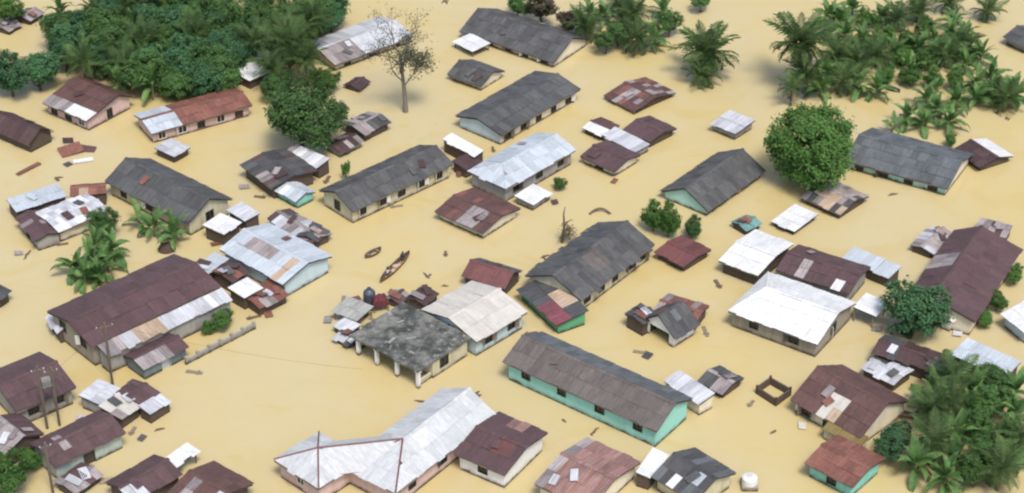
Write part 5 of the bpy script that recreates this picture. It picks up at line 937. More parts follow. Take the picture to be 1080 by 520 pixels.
def slab_house(root, rec, rr):
    L, W = rec['size']; h = rec['h']; x0, x1, y0, y1 = -L / 2, L / 2, -W / 2, W / 2
    bm = bmesh.new()
    nx, ny = 16, 12; rows = []
    for j in range(ny + 1):
        row = []
        for i in range(nx + 1):
            x = x0 + L * i / nx; y = y0 + W * j / ny
            e = .09 if i in (0, nx) or j in (0, ny) else 0
            row.append(bm.verts.new((x + rr.uniform(-e, e), y + rr.uniform(-e, e), h + .05 * math.sin(x * 1.3) * math.cos(y) + rr.uniform(-.02, .02))))
        rows.append(row)
    for j in range(ny):
        for i in range(nx): bm.faces.new((rows[j][i], rows[j][i + 1], rows[j + 1][i + 1], rows[j + 1][i]))
    ext = bmesh.ops.extrude_face_region(bm, geom=bm.faces[:])
    for g in ext['geom']:
        if isinstance(g, bmesh.types.BMVert): g.co.z -= .24
    bmesh.ops.recalc_face_normals(bm, faces=bm.faces[:])
    me = bpy.data.meshes.new('roof'); bm.to_mesh(me); bm.free(); me.materials.append(CONC)
    roof = obj('roof', me, root)
    for (a, b, c, d) in ((.25, .62, .07, .35), (.55, .45, .5, .08), (.42, .25, .12, .5)):   # rubble and loose slabs lying on the roof
        q = MB(); q.box((-c, -d, 0), (c, d, .09)); s = q.build('loose_slab', TIN['concrete grey'], roof)
        s.location = (x0 + L * a, y0 + W * b, h + .07); s.rotation_euler = (0, .04, rr.uniform(0, 3))
    m = MB(); pd = 2.3   # porch depth along the front (left) edge
    zt = h - .3
    sides = [((x0 + .3, y0 + pd), (x1 - .25, y0 + pd), [(1.2, 2.3, -.4, zt - .25), (4.2, 5.2, .5, zt - .3)]), ((x1 - .25, y0 + pd), (x1 - .25, y1 - .3), [(1.0, 2.1, .7, zt - .25)]), ((x1 - .25, y1 - .3), (x0 + .3, y1 - .3), []), ((x0 + .3, y1 - .3), (x0 + .3, y0 + pd), [])]
    for p, q, op in sides: wall_side(m, p, q, -1.3, zt, zt, op)
    m.build('wall', WALL['ochre'], root)
    window_part(root, sides[1][0], (0, 1), 1.0, 2.1, .7, zt - .25); window_part(root, sides[0][0], (1, 0), 4.2, 5.2, .5, zt - .3)
    for f in (.08, .36, .66, .97):
        c = MB(); x = x0 + L * f; c.box((x - .16, y0 + .2, -1.3), (x + .16, y0 + .52, zt - .1)); c.box((x - .24, y0 + .12, zt - .1), (x + .24, y0 + .6, zt + .05))
        c.build('column', WALL['white'], root)
    q = MB(); q.box((x0 + .1, y0 + pd * .4, -1.3), (x0 + .28, y0 + pd, .75)); q.build('parapet', WALL['ochre'], root)
    q = MB(); q.box((x1 - .6, y0 + .6, -1.3), (x1 - .4, y0 + pd - .05, .6)); q.build('parapet', WALL['ochre'], root)
    return root

made = {rec['label']: building(rec) for rec in HOUSES}

def connecting_roof():
    """short ridge that joins the pyramid roofed wing to the hip end of the large white roofed house"""
    recs = {r['label']: r for r in HOUSES}
    main = next(r for r in HOUSES if 'its wing along' in r['label']); wing = next(r for r in HOUSES if 'pyramid' in r['label'])
    root = made[main['label']]
    a = Vector((*wing['at'], wing['h'] + wing['rise'] + .05))
    M = Matrix.Translation((*main['at'], 0)) @ Matrix.Rotation(R(main['rot']), 4, 'Z')
    b = M @ Vector((-main['size'][0] / 2 + main['hipl'], 0, main['h'] + main['rise'] + .05))
    d = (b - a).normalized(); s = Vector((-d.y, d.x, 0)).normalized() * 2.3; dn = Vector((0, 0, -1.25))
    inv = M.inverted(); m = MB(); P = [inv @ p for p in (a + s + dn, a, a - s + dn, b + s + dn, b, b - s + dn)]
    m.face([P[2], P[5], P[4], P[1]]); m.face([P[1], P[4], P[3], P[0]]); m.face([P[0], P[3], P[5], P[2]])
    o = m.build('connecting_roof', TIN['white tile'], root)
    q = MB(); q.tube([P[1] + Vector((0, 0, .03)), P[4] + Vector((0, 0, .03))], .085, 5); q.build('ridge_cap', TIN['cap red'], o)
connecting_roof()

# ------------------------------------------------------------------ plants
def trunk_mesh(seed, ht, r, lean=.15, limbs=5, spread=.5, n=7):
    q = random.Random(seed); m = MB(); a = q.uniform(0, 6.28); pts = []
    for i in range(5):
        t = i / 4; pts.append(Vector((math.cos(a) * lean * ht * t * t, math.sin(a) * lean * ht * t * t, -1.5 + (ht + 1.5) * t)))
    m.tube(pts, [r * (1.25 - .75 * i / 4) for i in range(5)], n)
    for k in range(limbs):
        t = q.uniform(.5, .95); b = Vector((pts[0].lerp(pts[4], t)[0], pts[0].lerp(pts[4], t)[1], -1.5 + (ht + 1.5) * t)); az = k * 2.4 + q.random(); l = ht * spread * q.uniform(.7, 1.2)
        e = b + Vector((math.cos(az) * l, math.sin(az) * l, l * q.uniform(.4, .9))); mid = b.lerp(e, .5) + Vector((0, 0, l * .12))
        m.tube([b, mid, e], [r * .45, r * .3, r * .1], 5)
    return m.mesh('trunk', BARK, smooth=True)

_crown = {}
def crown_mesh(var, tone, dens):
    """leaf clumps spread through an uneven volume of radius 1"""
    key = (var, tone, dens)
    if key in _crown: return _crown[key]
    q = random.Random(100 + var); m = MB()
    nc = int((210 if var == 0 else 165) * dens); leaves = 52
    lumps = [Vector((q.gauss(0, 1), q.gauss(0, 1), q.gauss(.2, .7))).normalized() for _ in range(9 if var == 0 else 5)]
    e0, e1 = (.70, .34) if var == 0 else (.54, .52)
    for c in range(nc):
        d = Vector((q.gauss(0, 1), q.gauss(0, 1), q.gauss(.2, .9))).normalized()
        edge = e0 + e1 * max(0, max(d.dot(l) for l in lumps) - .62) / .38 - .12 * q.random()
        ctr = d * edge * (1 if q.random() < .75 else q.uniform(.35, .9)); cr = q.uniform(.12, .21)
        for k in range(leaves):
            p = ctr + Vector((q.gauss(0, 1), q.gauss(0, 1), q.gauss(0, .75))) * cr * .5
            nn = (p.normalized() * .8 + Vector((q.gauss(0, .5), q.gauss(0, .5), q.gauss(.5, .4)))).normalized()
            t = nn.cross(Vector((q.gauss(0, 1), q.gauss(0, 1), q.gauss(0, 1)))).normalized(); b = nn.cross(t)
            s = q.uniform(.022, .050) / max(.8, dens ** .5)
            m.face([p - t * s * 1.5, p - b * s * .75 + nn * s * .2, p + t * s * 1.5 - nn * s * .4, p + b * s * .75 + nn * s * .2])
    _crown[key] = m.mesh('crown', LEAF[tone])
    return _crown[key]

def broad_tree(x, y, rad, zc, flat, rot, seed, tone, dens, name, label, group):
    root = tag(empty(name, (x, y), R(rot)), label, 'bush' if 'bush' in name else 'tree', group)
    obj('trunk', trunk_mesh(seed, max(.6, zc * .75), max(.07, rad * .065), limbs=6 if rad > 1 else 3, spread=.45), root)
    c = obj('crown', crown_mesh(seed % 4, tone, dens), root)
    c.location = (0, 0, zc); c.scale = (rad, rad * random.Random(seed).uniform(.85, 1.1), rad * flat); c.rotation_euler = (0, 0, seed)
    c['kind'] = 'stuff'

def frond_mesh(droop, mat, name):
    """one feather leaf of length 1, a curved rachis with drooping leaflets"""
    q = random.Random(int(droop * 100)); m = MB(); n = 15; pts = []
    ang = .35; p = Vector((0, 0, 0)); step = 1 / n
    for i in range(n + 1):
        pts.append(p.copy()); p = p + Vector((math.cos(ang), 0, math.sin(ang))) * step; ang -= droop / n * (0.6 + i / n)
    m.tube(pts[::3], [.014, .012, .009, .006, .003, .002][:len(pts[::3])], 3, cap=False)
    for i in range(2, n + 1):
        t = i / n; l = .30 * math.sin(math.pi * (.18 + .78 * t)) * q.uniform(.85, 1.15)
        for s in (-1, 1):
            d = Vector((.45 + .4 * t, s * .9, -.28 + q.uniform(-.22, .12))).normalized() * l
            w = Vector((.040, 0, .008))
            b = pts[i]; mid = b + d * .5 + Vector((0, 0, .02))
            m.face([b - w * .4, b + w * .4, mid + w * .7, b + d, mid - w * .7])
    return m.mesh(name, mat)
FR = [frond_mesh(d, FROND, 'frond') for d in (.7, 1.1, 1.6, 2.1)]
FRD = frond_mesh(2.5, DEADF, 'dead_frond')
_ptrunk = {}
def palm_tree(x, y, fl, zc, n, rot, seed, name, label, group):
    q = random.Random(seed); root = tag(empty(name, (x, y), R(rot)), label, 'palm', group)
    key = round(zc)
    if key not in _ptrunk:
        m = MB(); pts = []; rad = []
        for i in range(13):
            t = i / 12; pts.append((.05 * math.sin(3 * t), 0, -1.5 + (key + 1.5) * t)); rad.append(.26 - .08 * t + (.035 if i % 2 else 0))
        m.tube(pts, rad, 8); _ptrunk[key] = m.mesh('trunk', BARK)
    t = obj('trunk', _ptrunk[key], root); t.scale = (fl / 4, fl / 4, zc / key)
    for i in range(n):
        f = i / (n - 1); el = R(82 - (124 if n > 40 else 108) * f + q.uniform(-8, 8)); az = i * 2.39996 + q.uniform(-.25, .25)
        dead = f > .93 and q.random() < .6
        o = obj('frond', FRD if dead else FR[min(3, int(f * 3.2 + q.random() * .9))], root)
        s = fl * q.uniform(.82, 1.08) * (.75 + .35 * math.sin(math.pi * min(1, f * 1.3 + .15)))
        o.matrix_local = Matrix.Translation((0, 0, zc)) @ Matrix.Rotation(az, 4, 'Z') @ Matrix.Rotation(-el + .35, 4, 'Y') @ Matrix.Rotation(q.uniform(-.5, .5), 4, 'X') @ Matrix.Diagonal((s, s, s, 1))

def banana_leaf(droop):
    q = random.Random(int(droop * 77)); m = MB(); n = 9; p = Vector((0, 0, 0)); ang = .5; L = []
    for i in range(n + 1):
        L.append(p.copy()); p = p + Vector((math.cos(ang), 0, math.sin(ang))) / n; ang -= droop / n * (.5 + i / n)
    for i in range(1, n):
        t0, t1 = i / n, (i + 1) / n
        w0, w1 = [.15 * math.sin(math.pi * min(1, .10 + .92 * t)) ** .7 for t in (t0, t1)]
        for s in (-1, 1):
            j = q.uniform(-.03, .03) if q.random() < .5 else 0; g = .012 if q.random() < .45 else 0    # torn edges
            m.face([L[i], L[i + 1], L[i + 1] + Vector((-g, s * w1, .05 * w1 / .16 + j)), L[i] + Vector((g, s * w0, .05 * w0 / .16 + j))])
    m.tube([L[0], L[1], L[4]], [.02, .016, .01], 3, cap=False)
    return m.mesh('leaf', BANLEAF)
BL = [banana_leaf(d) for d in (.5, 1.1, 1.8, 2.5)]
_bstem = None
def banana_plant(x, y, ht, n, rot, seed, name, label, group):
    global _bstem
    if _bstem is None:
        m = MB(); m.tube([(0, 0, -1.5), (.02, 0, -.2), (.03, .02, .5), (0, 0, 1)], [.16, .14, .11, .07], 7); _bstem = m.mesh('stem', plain('banana_stem', (.16, .19, .08), .7))
    q = random.Random(seed); root = tag(empty(name, (x, y), R(rot)), label, 'banana plant', group)
    t = obj('stem', _bstem, root); t.scale = (1, 1, ht)
    for i in range(n):
        f = i / max(1, n - 1); el = R(78 - 78 * f + q.uniform(-10, 10)); az = i * 2.39996 + q.uniform(-.35, .35)
        o = obj('leaf', BL[min(3, int(f * 2.6 + q.random() * 1.2))], root); s = q.uniform(1.9, 2.9) * (1 if ht > 1.1 else .7)
        o.matrix_local = Matrix.Translation((0, 0, ht * (1 - .45 * f))) @ Matrix.Rotation(az, 4, 'Z') @ Matrix.Rotation(-el + .5, 4, 'Y') @ Matrix.Rotation(q.uniform(-.4, .4), 4, 'X') @ Matrix.Diagonal((s, s, s, 1))

for (kind, x, y, a, b, c, rot, seed, tone, dens, name, label, group) in PLANTS:
    if kind == 'broad': broad_tree(x, y, a, b, c, rot, seed, tone, dens, name, label, group)
    elif kind == 'palm': palm_tree(x, y, a, b, c, rot, seed, name, label, group)
    else: banana_plant(x, y, a, c, rot, seed, name, label, group)

S = SPOTS[0]
def bare_tree():
    root = tag(empty('bare_tree', S['bare_tree']), 'tall bare grey tree with thin leaves standing beside the long silvery roof', 'tree')
    q = random.Random(4); m = MB(); tips = []
    def grow(p, d, l, r, depth):
        e = p + d * l; mid = p.lerp(e, .5) + Vector((q.gauss(0, .06), q.gauss(0, .06), 0)) * l
        m.tube([p, mid, e], [r, r * .82, r * .62], 6 if depth < 2 else 4, cap=False)
        if depth >= 5: tips.append(e); return
        if depth >= 2: tips.append(e)
        for k in range(q.choice((2, 3)) if depth < 4 else 2):
            nd = (d * .9 + Vector((q.gauss(0, .55), q.gauss(0, .55), q.gauss(.12, .3)))).normalized()
            grow(e, nd, l * q.uniform(.62, .82), r * .58, depth + 1)
    m.tube([(0, 0, -1.5), (-.05, 0, 2.0), (-.25, .1, 5.0), (-.45, .1, 7.5)], [.36, .28, .20, .13], 8, cap=False)
    for z, a0 in ((3.2, .3), (4.0, 2.9), (4.8, 4.6), (5.4, 1.2), (6.0, 3.6), (6.6, 5.6), (7.2, .6), (7.5, 2.2), (7.5, 4.2)):
        grow(Vector((-.05 - .055 * z, .05, z)), Vector((math.cos(a0) * .62, math.sin(a0) * .62, .72)).normalized(), 1.9 if z < 7 else 2.3, .10, 2)
    m.build('trunk', PALEBARK, root, smooth=True)
    c = MB()
    for e in tips:
        dens = 1.0 if e.z < 7.4 else (.5 if e.z < 8.6 else .14)
        for k in range(int(52 * dens)):
            p = e + Vector((q.gauss(0, .42), q.gauss(0, .42), q.gauss(-.1, .42))); t = Vector((q.gauss(0, 1), q.gauss(0, 1), q.gauss(0, 1))).normalized(); b = t.cross(Vector((q.gauss(0, 1), q.gauss(0, 1), 1))).normalized(); s = q.uniform(.08, .15)
            c.face([p - t * s, p - b * s * .5, p + t * s, p + b * s * .5])
    o = c.build('crown', GREYLEAF, root); o['kind'] = 'stuff'
bare_tree()

# ------------------------------------------------------------------ canoes and people
def canoe(name, ends, label, width, col, mat):
    a, b = Vector((*ends[0], 0)), Vector((*ends[1], 0)); L = (b - a).length; c = (a + b) / 2
    root = tag(empty(name, c, math.atan2((b - a).y, (b - a).x)), label, 'canoe')
    m = MB(); n = 14; secs = []
    for i in range(n + 1):
        t = -1 + 2 * i / n; w = width / 2 * (1 - abs(t) ** 2.6) + .02; rise = .16 * abs(t) ** 3
        secs.append((t * L / 2, w, rise))
    prof = [(-1, .34), (-.82, .02), (-.45, -.12), (.45, -.12), (.82, .02), (1, .34)]
    inn = [(.88, .34), (.70, .06), (.36, -.04), (-.36, -.04), (-.70, .06), (-.88, .34)]
    ring = prof + inn; k = len(ring)
    for (x, w, r) in secs: m.v += [(x, y * w, z + r) for y, z in ring]
    for i in range(n):
        for j in range(k): m.f.append((i * k + j, (i + 1) * k + j, (i + 1) * k + (j + 1) % k, i * k + (j + 1) % k)); m.m.append(0)
    m.f.append(tuple(range(k))); m.f.append(tuple(range(n * k, n * k + k))[::-1]); m.m += [0, 0]
    m.build('hull', mat, root)
    for f in (-.25, .28):
        q = MB(); w = width / 2 * (1 - abs(2 * f) ** 2.6) * .86; q.box((f * L - .12, -w, .2), (f * L + .12, w, .24)); q.build('thwart', BOARD, root)
    return root, c, L
HULL = plain('hull_wood', (.10, .065, .05), .7); HULL2 = plain('hull_dark', (.05, .04, .035), .7)
cn, cc, cl = canoe('canoe', S['canoe'], 'long wooden canoe with two people aboard in the open water near the middle', .95, None, HULL)
canoe('canoe', S['small_canoe'], 'short dark canoe adrift just left of the long canoe', .8, None, HULL)
canoe('canoe', S['far_canoe'], 'small dark canoe among the plants at the top right', .8, None, HULL2)

SKIN = plain('skin', (.085, .045, .03), .6, .1); HAIR = plain('hair', (.012, .010, .010), .8, .1)
def person(loc, rot, label, shirt_col, pants_col, reach):
    """seated figure, one continuous skinned body; clothes and hair are children"""
    root = tag(empty('person', loc, rot), label, 'person')
    J = {'pel': (0, 0, .10), 'spine': (.01, 0, .30), 'chest': (.03, 0, .48), 'neck': (.04, 0, .62), 'head': (.05, 0, .74), 'crown': (.06, 0, .86)}
    E = [('pel', 'spine'), ('spine', 'chest'), ('chest', 'neck'), ('neck', 'head'), ('head', 'crown')]
    rad = {'pel': .13, 'spine': .12, 'chest': .14, 'neck': .055, 'head': .095, 'crown': .075}
    for s, t in ((1, 'l'), (-1, 'r')):
        J.update({'sh' + t: (.03, .19 * s, .55), 'el' + t: (.14, .25 * s, .32), 'wr' + t: (.34, .17 * s + reach, .30), 'ha' + t: (.42, .14 * s + reach, .30),
                  'hip' + t: (.02, .09 * s, .08), 'kn' + t: (.42, .14 * s, .22), 'an' + t: (.60, .12 * s, -.10), 'toe' + t: (.76, .13 * s, -.13)})
        E += [('chest', 'sh' + t), ('sh' + t, 'el' + t), ('el' + t, 'wr' + t), ('wr' + t, 'ha' + t), ('pel', 'hip' + t), ('hip' + t, 'kn' + t), ('kn' + t, 'an' + t), ('an' + t, 'toe' + t)]
        rad.update({'sh' + t: .065, 'el' + t: .048, 'wr' + t: .034, 'ha' + t: .042, 'hip' + t: .095, 'kn' + t: .065, 'an' + t: .042, 'toe' + t: .035})
    def skin(name, keys, grow, mat, parent):
        ks = [k for k in J if k in keys]; me = bpy.data.meshes.new(name)
        me.from_pydata([J[k] for k in ks], [(ks.index(a), ks.index(b)) for a, b in E if a in ks and b in ks], []); me.materials.append(mat)
        o = obj(name, me, parent); o.modifiers.new('skin', 'SKIN'); o.modifiers.new('sub', 'SUBSURF').levels = 1; o.modifiers['sub'].render_levels = 2
        for i, k in enumerate(ks): me.skin_vertices[0].data[i].radius = (rad[k] * grow, rad[k] * grow)
        me.skin_vertices[0].data[0].use_root = True
        return o
    skin('body', set(J), 1.0, SKIN, root)
    skin('shirt', {'pel', 'spine', 'chest', 'shl', 'shr', 'ell', 'elr'}, 1.16, plain('shirt_cloth', shirt_col, .85, .15, 9), root)
    skin('trousers', {'pel', 'hipl', 'hipr', 'knl', 'knr'}, 1.18, plain('trouser_cloth', pants_col, .85, .15, 9), root)
    h = MB(); h.lathe([(.105, 0), (.112, .05), (.09, .10), (.05, .13), (.01, .14)], 12, (.045, 0, .77)); h.build('hair', HAIR, root, smooth=True)
ca = math.atan2(S['canoe'][1][1] - S['canoe'][0][1], S['canoe'][1][0] - S['canoe'][0][0]); cd = Vector((math.cos(ca), math.sin(ca), 0))
person(cc + cd * (cl * .28) + Vector((0, 0, .22)), ca + math.pi, 'person in dark clothes seated at the far end of the long canoe', (.03, .035, .06), (.04, .04, .05), 0)
person(cc - cd * (cl * .25) + Vector((0, 0, .22)), ca, 'person in a pale shirt seated at the near end of the long canoe', (.52, .46, .44), (.06, .06, .09), .1)
q = MB(); q.lathe([(.30, -.16), (.36, .0), (.33, .22), (.18, .32), (.05, .30)], 10)
bag = q.build('sack', plain('sack_cloth', (.42, .30, .26), .9, .2, 5)); bag.location = cc + cd * .15 + Vector((0, 0, .13)); bag.scale = (1.1, .75, .8); tag(bag, 'pinkish sack lying in the middle of the long canoe', 'sack')

# ------------------------------------------------------------------ poles, wires, tanks, walls, debris
def power_pole(name, at, ht, label, arm=1.6, rot=.4, transformer=False):
    root = tag(empty(name, at, rot), label, 'power pole')
    m = MB(); m.tube([(0, 0, -1.6), (0, 0, ht * .5), (.03, 0, ht)], [.19, .16, .12], 8); m.build('pole', POLEM, root)
    m = MB(); m.box((-arm / 2, -.05, ht - .55), (arm / 2, .05, ht - .43)); m.build('crossarm', POLEM, root)
    for x in (-arm * .45, 0.12, arm * .45):
        m = MB(); m.lathe([(.03, 0), (.05, .04), (.03, .08), (.045, .12), (.01, .16)], 8, (x, 0, ht - .43)); m.build('insulator', TRIMW, root)
    return root
pp = S['poles']
power_pole('power_pole', pp[0], 7.2, 'single wooden power pole in front of the white lean-to of the big brown house')
power_pole('power_pole', pp[1], 7.0, 'left pole of the twin power poles by the large brown left house', 1.2)
power_pole('power_pole', pp[2], 6.6, 'right pole of the twin power poles by the large brown left house', 1.2)
power_pole('power_pole', pp[3], 5.6, 'short pole in front of the pale green walled house at the bottom left', 1.0)
def tr():
    c = (Vector((*pp[1], 0)) + Vector((*pp[2], 0))) / 2; d = Vector((*pp[2], 0)) - Vector((*pp[1], 0)); a = math.atan2(d.y, d.x)
    root = tag(empty('transformer', c, a), 'grey transformer box on a platform between the twin power poles', 'transformer')
    m = MB(); m.box((-d.length / 2, -.25, 4.6), (d.length / 2, .25, 4.7)); m.build('platform', POLEM, root)
    m = MB(); m.box((-.4, -.3, 4.7), (.4, .3, 5.5)); m.box((-.3, -.2, 5.5), (.3, .2, 5.58))
    for i in range(5): m.box((-.38 + i * .17, -.42, 4.8), (-.33 + i * .17, -.3, 5.4))
    m.build('tank', plain('transformer_grey', (.22, .22, .21), .6), root)
tr()
def wire(p, q, sag, label):
    p, q = Vector(p), Vector(q); pts = [p.lerp(q, i / 14) - Vector((0, 0, sag * 4 * (i / 14) * (1 - i / 14))) for i in range(15)]
    m = MB(); m.tube(pts, .010, 4); o = m.build('power_line', HAIR); tag(o, label, 'wire')
a, b, c = Vector((*pp[0], 6.9)), Vector((*pp[2], 6.3)), Vector((cc.x - 1.0, cc.y - 12.5, 3.2))
wire(b + Vector((.3, 0, 0)), a + Vector((-.4, 0, 0)), .35, 'thin power line from the twin poles to the single pole')
wire(a + Vector((.5, .2, 0)), Vector((HOUSES[0]['at'][0], 0, 0)) * 0 + Vector((-13.8, 141.0, 3.0)), .6, 'thin power line sagging over open water from the single pole to the concrete slab house')

def tank(at, r, ht, col, label, base=True):
    root = tag(empty('water_tank', at), label, 'water tank')
    z = 0.0
    if base:
        m = MB(); m.box((-r, -r, -1.5), (r, r, .45)); m.build('stand', WALL['greybeige'], root); z = .45
    m = MB(); prof = [(r * .94, z)]
    for i in range(6): prof += [(r, z + ht * (i + .15) / 6), (r * .965, z + ht * (i + .9) / 6)]
    prof += [(r * .8, z + ht * 1.08), (r * .35, z + ht * 1.22)]
    m.lathe(prof, 20); m.build('body', plain('tank_plastic', col, .5, .1), root, smooth=False)
    m = MB(); m.lathe([(r * .34, z + ht * 1.2), (r * .34, z + ht * 1.3), (r * .1, z + ht * 1.33)], 14); m.build('lid', plain('tank_lid', tuple(x * .8 for x in col), .5, .1), root)
tank(S['tank_white'], .7, .6, (.6, .6, .58), 'white domed water tank on a brown base at the right of the tarp patched roof')
tank(S['tank_blue'], .62, 1.6, (.05, .06, .085), 'dark blue grey water tank behind the concrete slab house', False)
def tarp():
    root = tag(empty('tarpaulin_stall', S['tarp_red'], .3), 'dark red tarpaulin stall beside the dark water tank behind the concrete slab house', 'stall')
    bm = bmesh.new(); n = 9; q = random.Random(8); rows = []
    for j in range(n + 1):
        row = []
        for i in range(n + 1):
            x, y = -1 + 2 * i / n, -1 + 2 * j / n; rr_ = max(abs(x), abs(y))
            row.append(bm.verts.new((x * .85, y * .7, 1.7 - .55 * rr_ ** 2.2 - (.35 if rr_ > .98 else 0) + q.uniform(-.09, .09))))
        rows.append(row)
    for j in range(n):
        for i in range(n): bm.faces.new((rows[j][i], rows[j][i + 1], rows[j + 1][i + 1], rows[j + 1][i]))
    me = bpy.data.meshes.new('tarpaulin'); bm.to_mesh(me); bm.free(); me.materials.append(plain('red_tarp', (.10, .015, .022), .7, .25)); obj('tarpaulin', me, root)
    for x in (-.7, .7):
        for y in (-.55, .55):
            m = MB(); m.tube([(x, y, -1.4), (x, y, 1.3)], .05, 5); m.build('post', BOARD, root)
tarp()

def yard_wall():
    a, b = Vector((*S['yard_wall'][0], 0)), Vector((*S['yard_wall'][1], 0)); d = b - a; L = d.length
    root = tag(empty('yard_wall', a, math.atan2(d.y, d.x)), 'low grey block wall along the water in front of the garden bushes', 'wall')
    n = 6
    for i in range(n):
        m = MB(); m.box((L * i / n + .12, -.09, -1.4), (L * (i + 1) / n - .12, .09, .55 + .08 * (i % 3))); m.build('panel', WALL['grey'], root)
    for i in range(n + 1):
        m = MB(); m.box((L * i / n - .14, -.14, -1.4), (L * i / n + .14, .14, .85)); m.build('pillar', WALL['greybeige'], root)
yard_wall()

def roofless():
    p = [Vector((*q, 0)) for q in S['roofless']]; root = tag(empty('roofless_pen', p[0]), 'small roofless pen of dark boards standing alone in the water', 'pen')
    for i in range(4):
        a, b = p[i] - p[0], p[(i + 1) % 4] - p[0]; d = (b - a).normalized(); nrm = Vector((-d.y, d.x, 0)) * .09
        m = MB(); lo, hi = -1.4, .75
        a2, b2 = a + d * .1, b - d * .1
        pts = [a2 - nrm, b2 - nrm, b2 + nrm, a2 + nrm]
        m.face([(*q.xy, hi) for q in pts])
        for k in range(4):
            q, r = pts[k], pts[(k + 1) % 4]; m.face([(*q.xy, lo), (*r.xy, lo), (*r.xy, hi), (*q.xy, hi)])
        m.build('side', WALL['wood'], root)
        m = MB(); m.tube([(*a.xy, -1.4), (*a.xy, .95)], .12, 6); m.build('corner_post', TIMBER, root)
roofless()

def driftwood():
    q = random.Random(3); x, y = S['stump']
    root = tag(empty('dead_tree', (x, y)), 'broken dead tree with twisted branches standing in the water above the big grey house', 'tree')
    m = MB(); m.tube([(0, 0, -1.4), (.1, 0, .8), (.3, .1, 2.0), (.2, .2, 3.4), (.35, .2, 4.3)], [.2, .17, .13, .08, .03], 7)
    for k in range(9):
        a = q.uniform(0, 6.28); z = q.uniform(.8, 2.6); l = q.uniform(.6, 1.5); m.tube([(.2, .05, z), (.2 + math.cos(a) * l * .6, math.sin(a) * l * .6, z + q.uniform(-.1, .4)), (.2 + math.cos(a) * l, math.sin(a) * l, z + q.uniform(-.4, .5))], [.07, .05, .02], 5)
    m.build('trunk', DRIFT, root)
    c = MB()
    for k in range(420):
        p = Vector((.7 + q.gauss(0, .42), q.gauss(0, .4), 1.3 + q.gauss(0, .4))); t = Vector((q.gauss(0, 1), q.gauss(0, 1), q.gauss(0, 1))).normalized(); b = t.cross(Vector((0, 0, 1))).normalized(); s = q.uniform(.06, .13)
        c.face([p - t * s, p - b * s * .5, p + t * s, p + b * s * .5])
    o = c.build('foliage', LEAF[3], root); o['kind'] = 'stuff'
    x, y = S['driftwood']; m = MB()
    pts = [(-1.5 + .3 * i, .5 * math.sin(i / 10 * 3.1) * 1.3, .1 + .55 * math.sin(i / 10 * 3.1)) for i in range(11)]
    m.tube(pts, [.1, .14, .17, .18, .18, .17, .16, .15, .13, .1, .06], 7)
    m.tube([pts[7], (1.0, .2, .3), (1.3, -.4, -.1)], [.1, .08, .04], 5); m.tube([pts[2], (-1.3, .0, .2), (-1.2, -.5, -.1)], [.1, .08, .04], 5)
    o = m.build('driftwood', DRIFT, smooth=True); o.location = (x, y, -.05); o.scale = (.8, .8, .7); tag(o, 'arched driftwood branch floating behind the big grey house', 'driftwood')
driftwood()

def floating_sheet(at, s, rot, mat, label, tilt=(.1, .06), z=.1):
    m = MB(); n = 8
    for i in range(n):
        x0, x1 = -.5 + i / n, -.5 + (i + 1) / n; za, zb = (.03 if i % 2 else 0), (0 if i % 2 else .03)
        m.face([(x0 * s[0], -s[1] / 2, za), (x1 * s[0], -s[1] / 2, zb), (x1 * s[0], s[1] / 2, zb), (x0 * s[0], s[1] / 2, za)])
    o = m.build('tin_sheet', TIN[mat]); o.location = (*at, z); o.rotation_euler = (tilt[0], tilt[1], rot); tag(o, label, 'tin sheet')
sh = S['sheets']
floating_sheet(sh[0], (1.2, .9), .3, 'dark brown', 'small dark tin sheet at the top of the sunken roof pieces on the left', (.1, .15), .3)
floating_sheet(sh[1], (2.6, 2.0), .5, 'rust', 'largest brown tin sheet of the sunken roof pieces on the left', (.12, -.08), .3)
floating_sheet(sh[2], (2.4, 1.1), -.1, 'brown', 'pointed brown tin sheet at the right of the sunken roof pieces', (.15, .1), .2)
floating_sheet(sh[3], (.9, .8), .9, 'dark', 'tiny dark sheet at the bottom of the sunken roof pieces', (.1, .1), .12)
floating_sheet(sh[4], (2.2, .7), .35, 'white', 'narrow white sheet along the lower side of the sunken roof pieces', (.1, .02), .12)
a, b = S['planks'][0]; d = Vector(b) - Vector(a); m = MB(); m.box((0, -.28, -.05), (d.length, .28, .12)); m.box((.2, -.2, .12), (d.length * .7, .2, .2))
o = m.build('plank', plain('rusty_plank', (.16, .075, .055), .8)); o.location = (*a, 0); o.rotation_euler = (0, -.03, math.atan2(d.y, d.x)); tag(o, 'rusty brown plank floating near the left edge', 'plank')
where = ['beside the light blue flat roof at the left', 'near the small roof cluster by the single pole', 'behind the concrete slab house', 'just above the left end of the big grey house', 'right of the tarp patched roof', 'right of the long canoe',
         'below the middle of the long turquoise house', 'above the rust streaked roof', 'above the white roofed pink house', 'below the brown hut at the left edge', 'at the top edge beside the woods', 'at the top edge left of the long grey house', 'below the banana plants at the right edge', 'beside the bare tree', 'in open water above the pale blue narrow roof', 'at the corner of the concrete slab house']
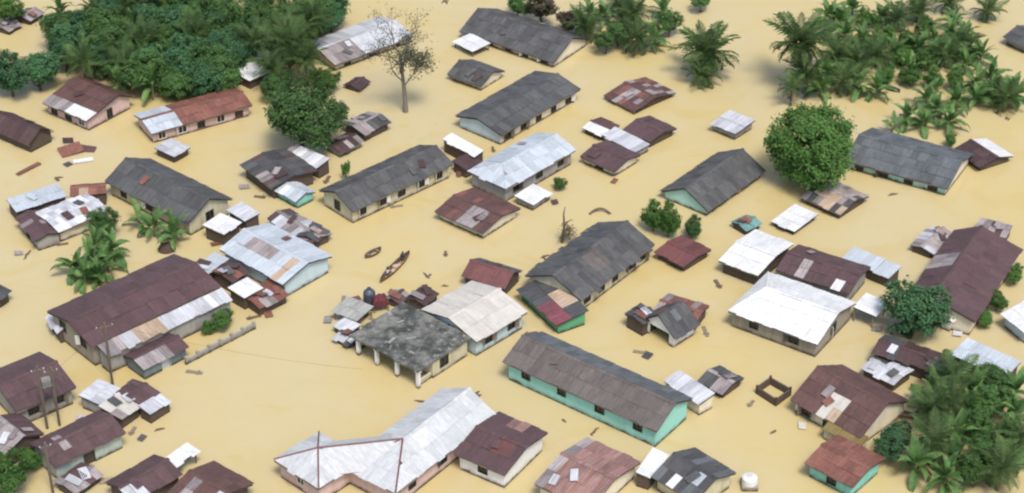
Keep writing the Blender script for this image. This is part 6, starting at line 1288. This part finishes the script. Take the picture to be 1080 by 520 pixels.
for i, p in enumerate(S['bits']):
    q = random.Random(i); m = MB()
    a0 = q.uniform(0, 3.1)
    for k in range(q.choice((1, 2, 2, 3))):
        a = a0 + q.gauss(0, .35); l = q.uniform(.3, .75); c = Vector((q.gauss(0, .22), q.gauss(0, .22), .02)); d = Vector((math.cos(a), math.sin(a), .05)) * l
        m.tube([c - d, c - d * .3 + Vector((q.gauss(0, .08), q.gauss(0, .08), .05)), c + d * .3 + Vector((q.gauss(0, .08), q.gauss(0, .08), .06)), c + d], [.05, .12, .10, .03], 6)
    o = m.build('floating_branch', DRIFT); o.location = (*p, 0); tag(o, 'small clump of dark floating branches ' + where[i], 'driftwood')
for i, (p, kind, mat, size, label) in enumerate(DEBRIS):
    q = random.Random(50 + i)
    if kind == 'sheet': floating_sheet(p, size, q.uniform(0, 3.1), mat, label, (q.uniform(-.14, .14), q.uniform(-.14, .14)), .16)
    elif kind == 'plank':
        m = MB(); m.box((-size[0] / 2, -size[1] / 2, -.06), (size[0] / 2, size[1] / 2, .07)); m.box((-size[0] * .3, -size[1] * .9, .07), (-size[0] * .22, size[1] * .9, .12))
        o = m.build('plank', BOARD if i % 2 else DRIFT); o.location = (*p, .02); o.rotation_euler = (0, q.uniform(-.04, .04), q.uniform(0, 3.1)); tag(o, label, 'plank')
    else:
        m = MB(); m.lathe([(.27, -.3), (.29, -.1), (.28, .0), (.29, .1), (.28, .3), (.29, .42), (.24, .45)], 12)
        o = m.build('drum', plain('drum_paint', {'blue': (.05, .12, .25), 'rust': (.17, .07, .05), 'white': (.55, .55, .52)}[mat], .5, .2)); o.location = (*p, .1); o.rotation_euler = (R(82) if i % 2 else .2, 0, q.uniform(0, 3)); tag(o, label, 'drum')
m = MB(); m.lathe([(.95, -.6), (.95, .1), (.7, .5), (.35, .62)], 14); o = m.build('planter_mound', plain('dark_earth', (.07, .045, .035), .95, .4, 2)); o.location = (*S['mound'], 0); tag(o, 'dark earth mound at the foot of the right young banana plant', 'mound')
x, y = S['fallen']; m = MB(); m.tube([(-1.5, .3, .2), (-.3, .1, .4), (1.2, -.2, .15)], [.14, .2, .12], 7); m.tube([(-1.2, -.9, .1), (0, -.7, .3), (1.4, -.8, .1)], [.12, .15, .1], 7)
o = m.build('driftwood', DRIFT); o.location = (x, y, 0); tag(o, 'fallen logs beside the round bush at the bottom right', 'driftwood')
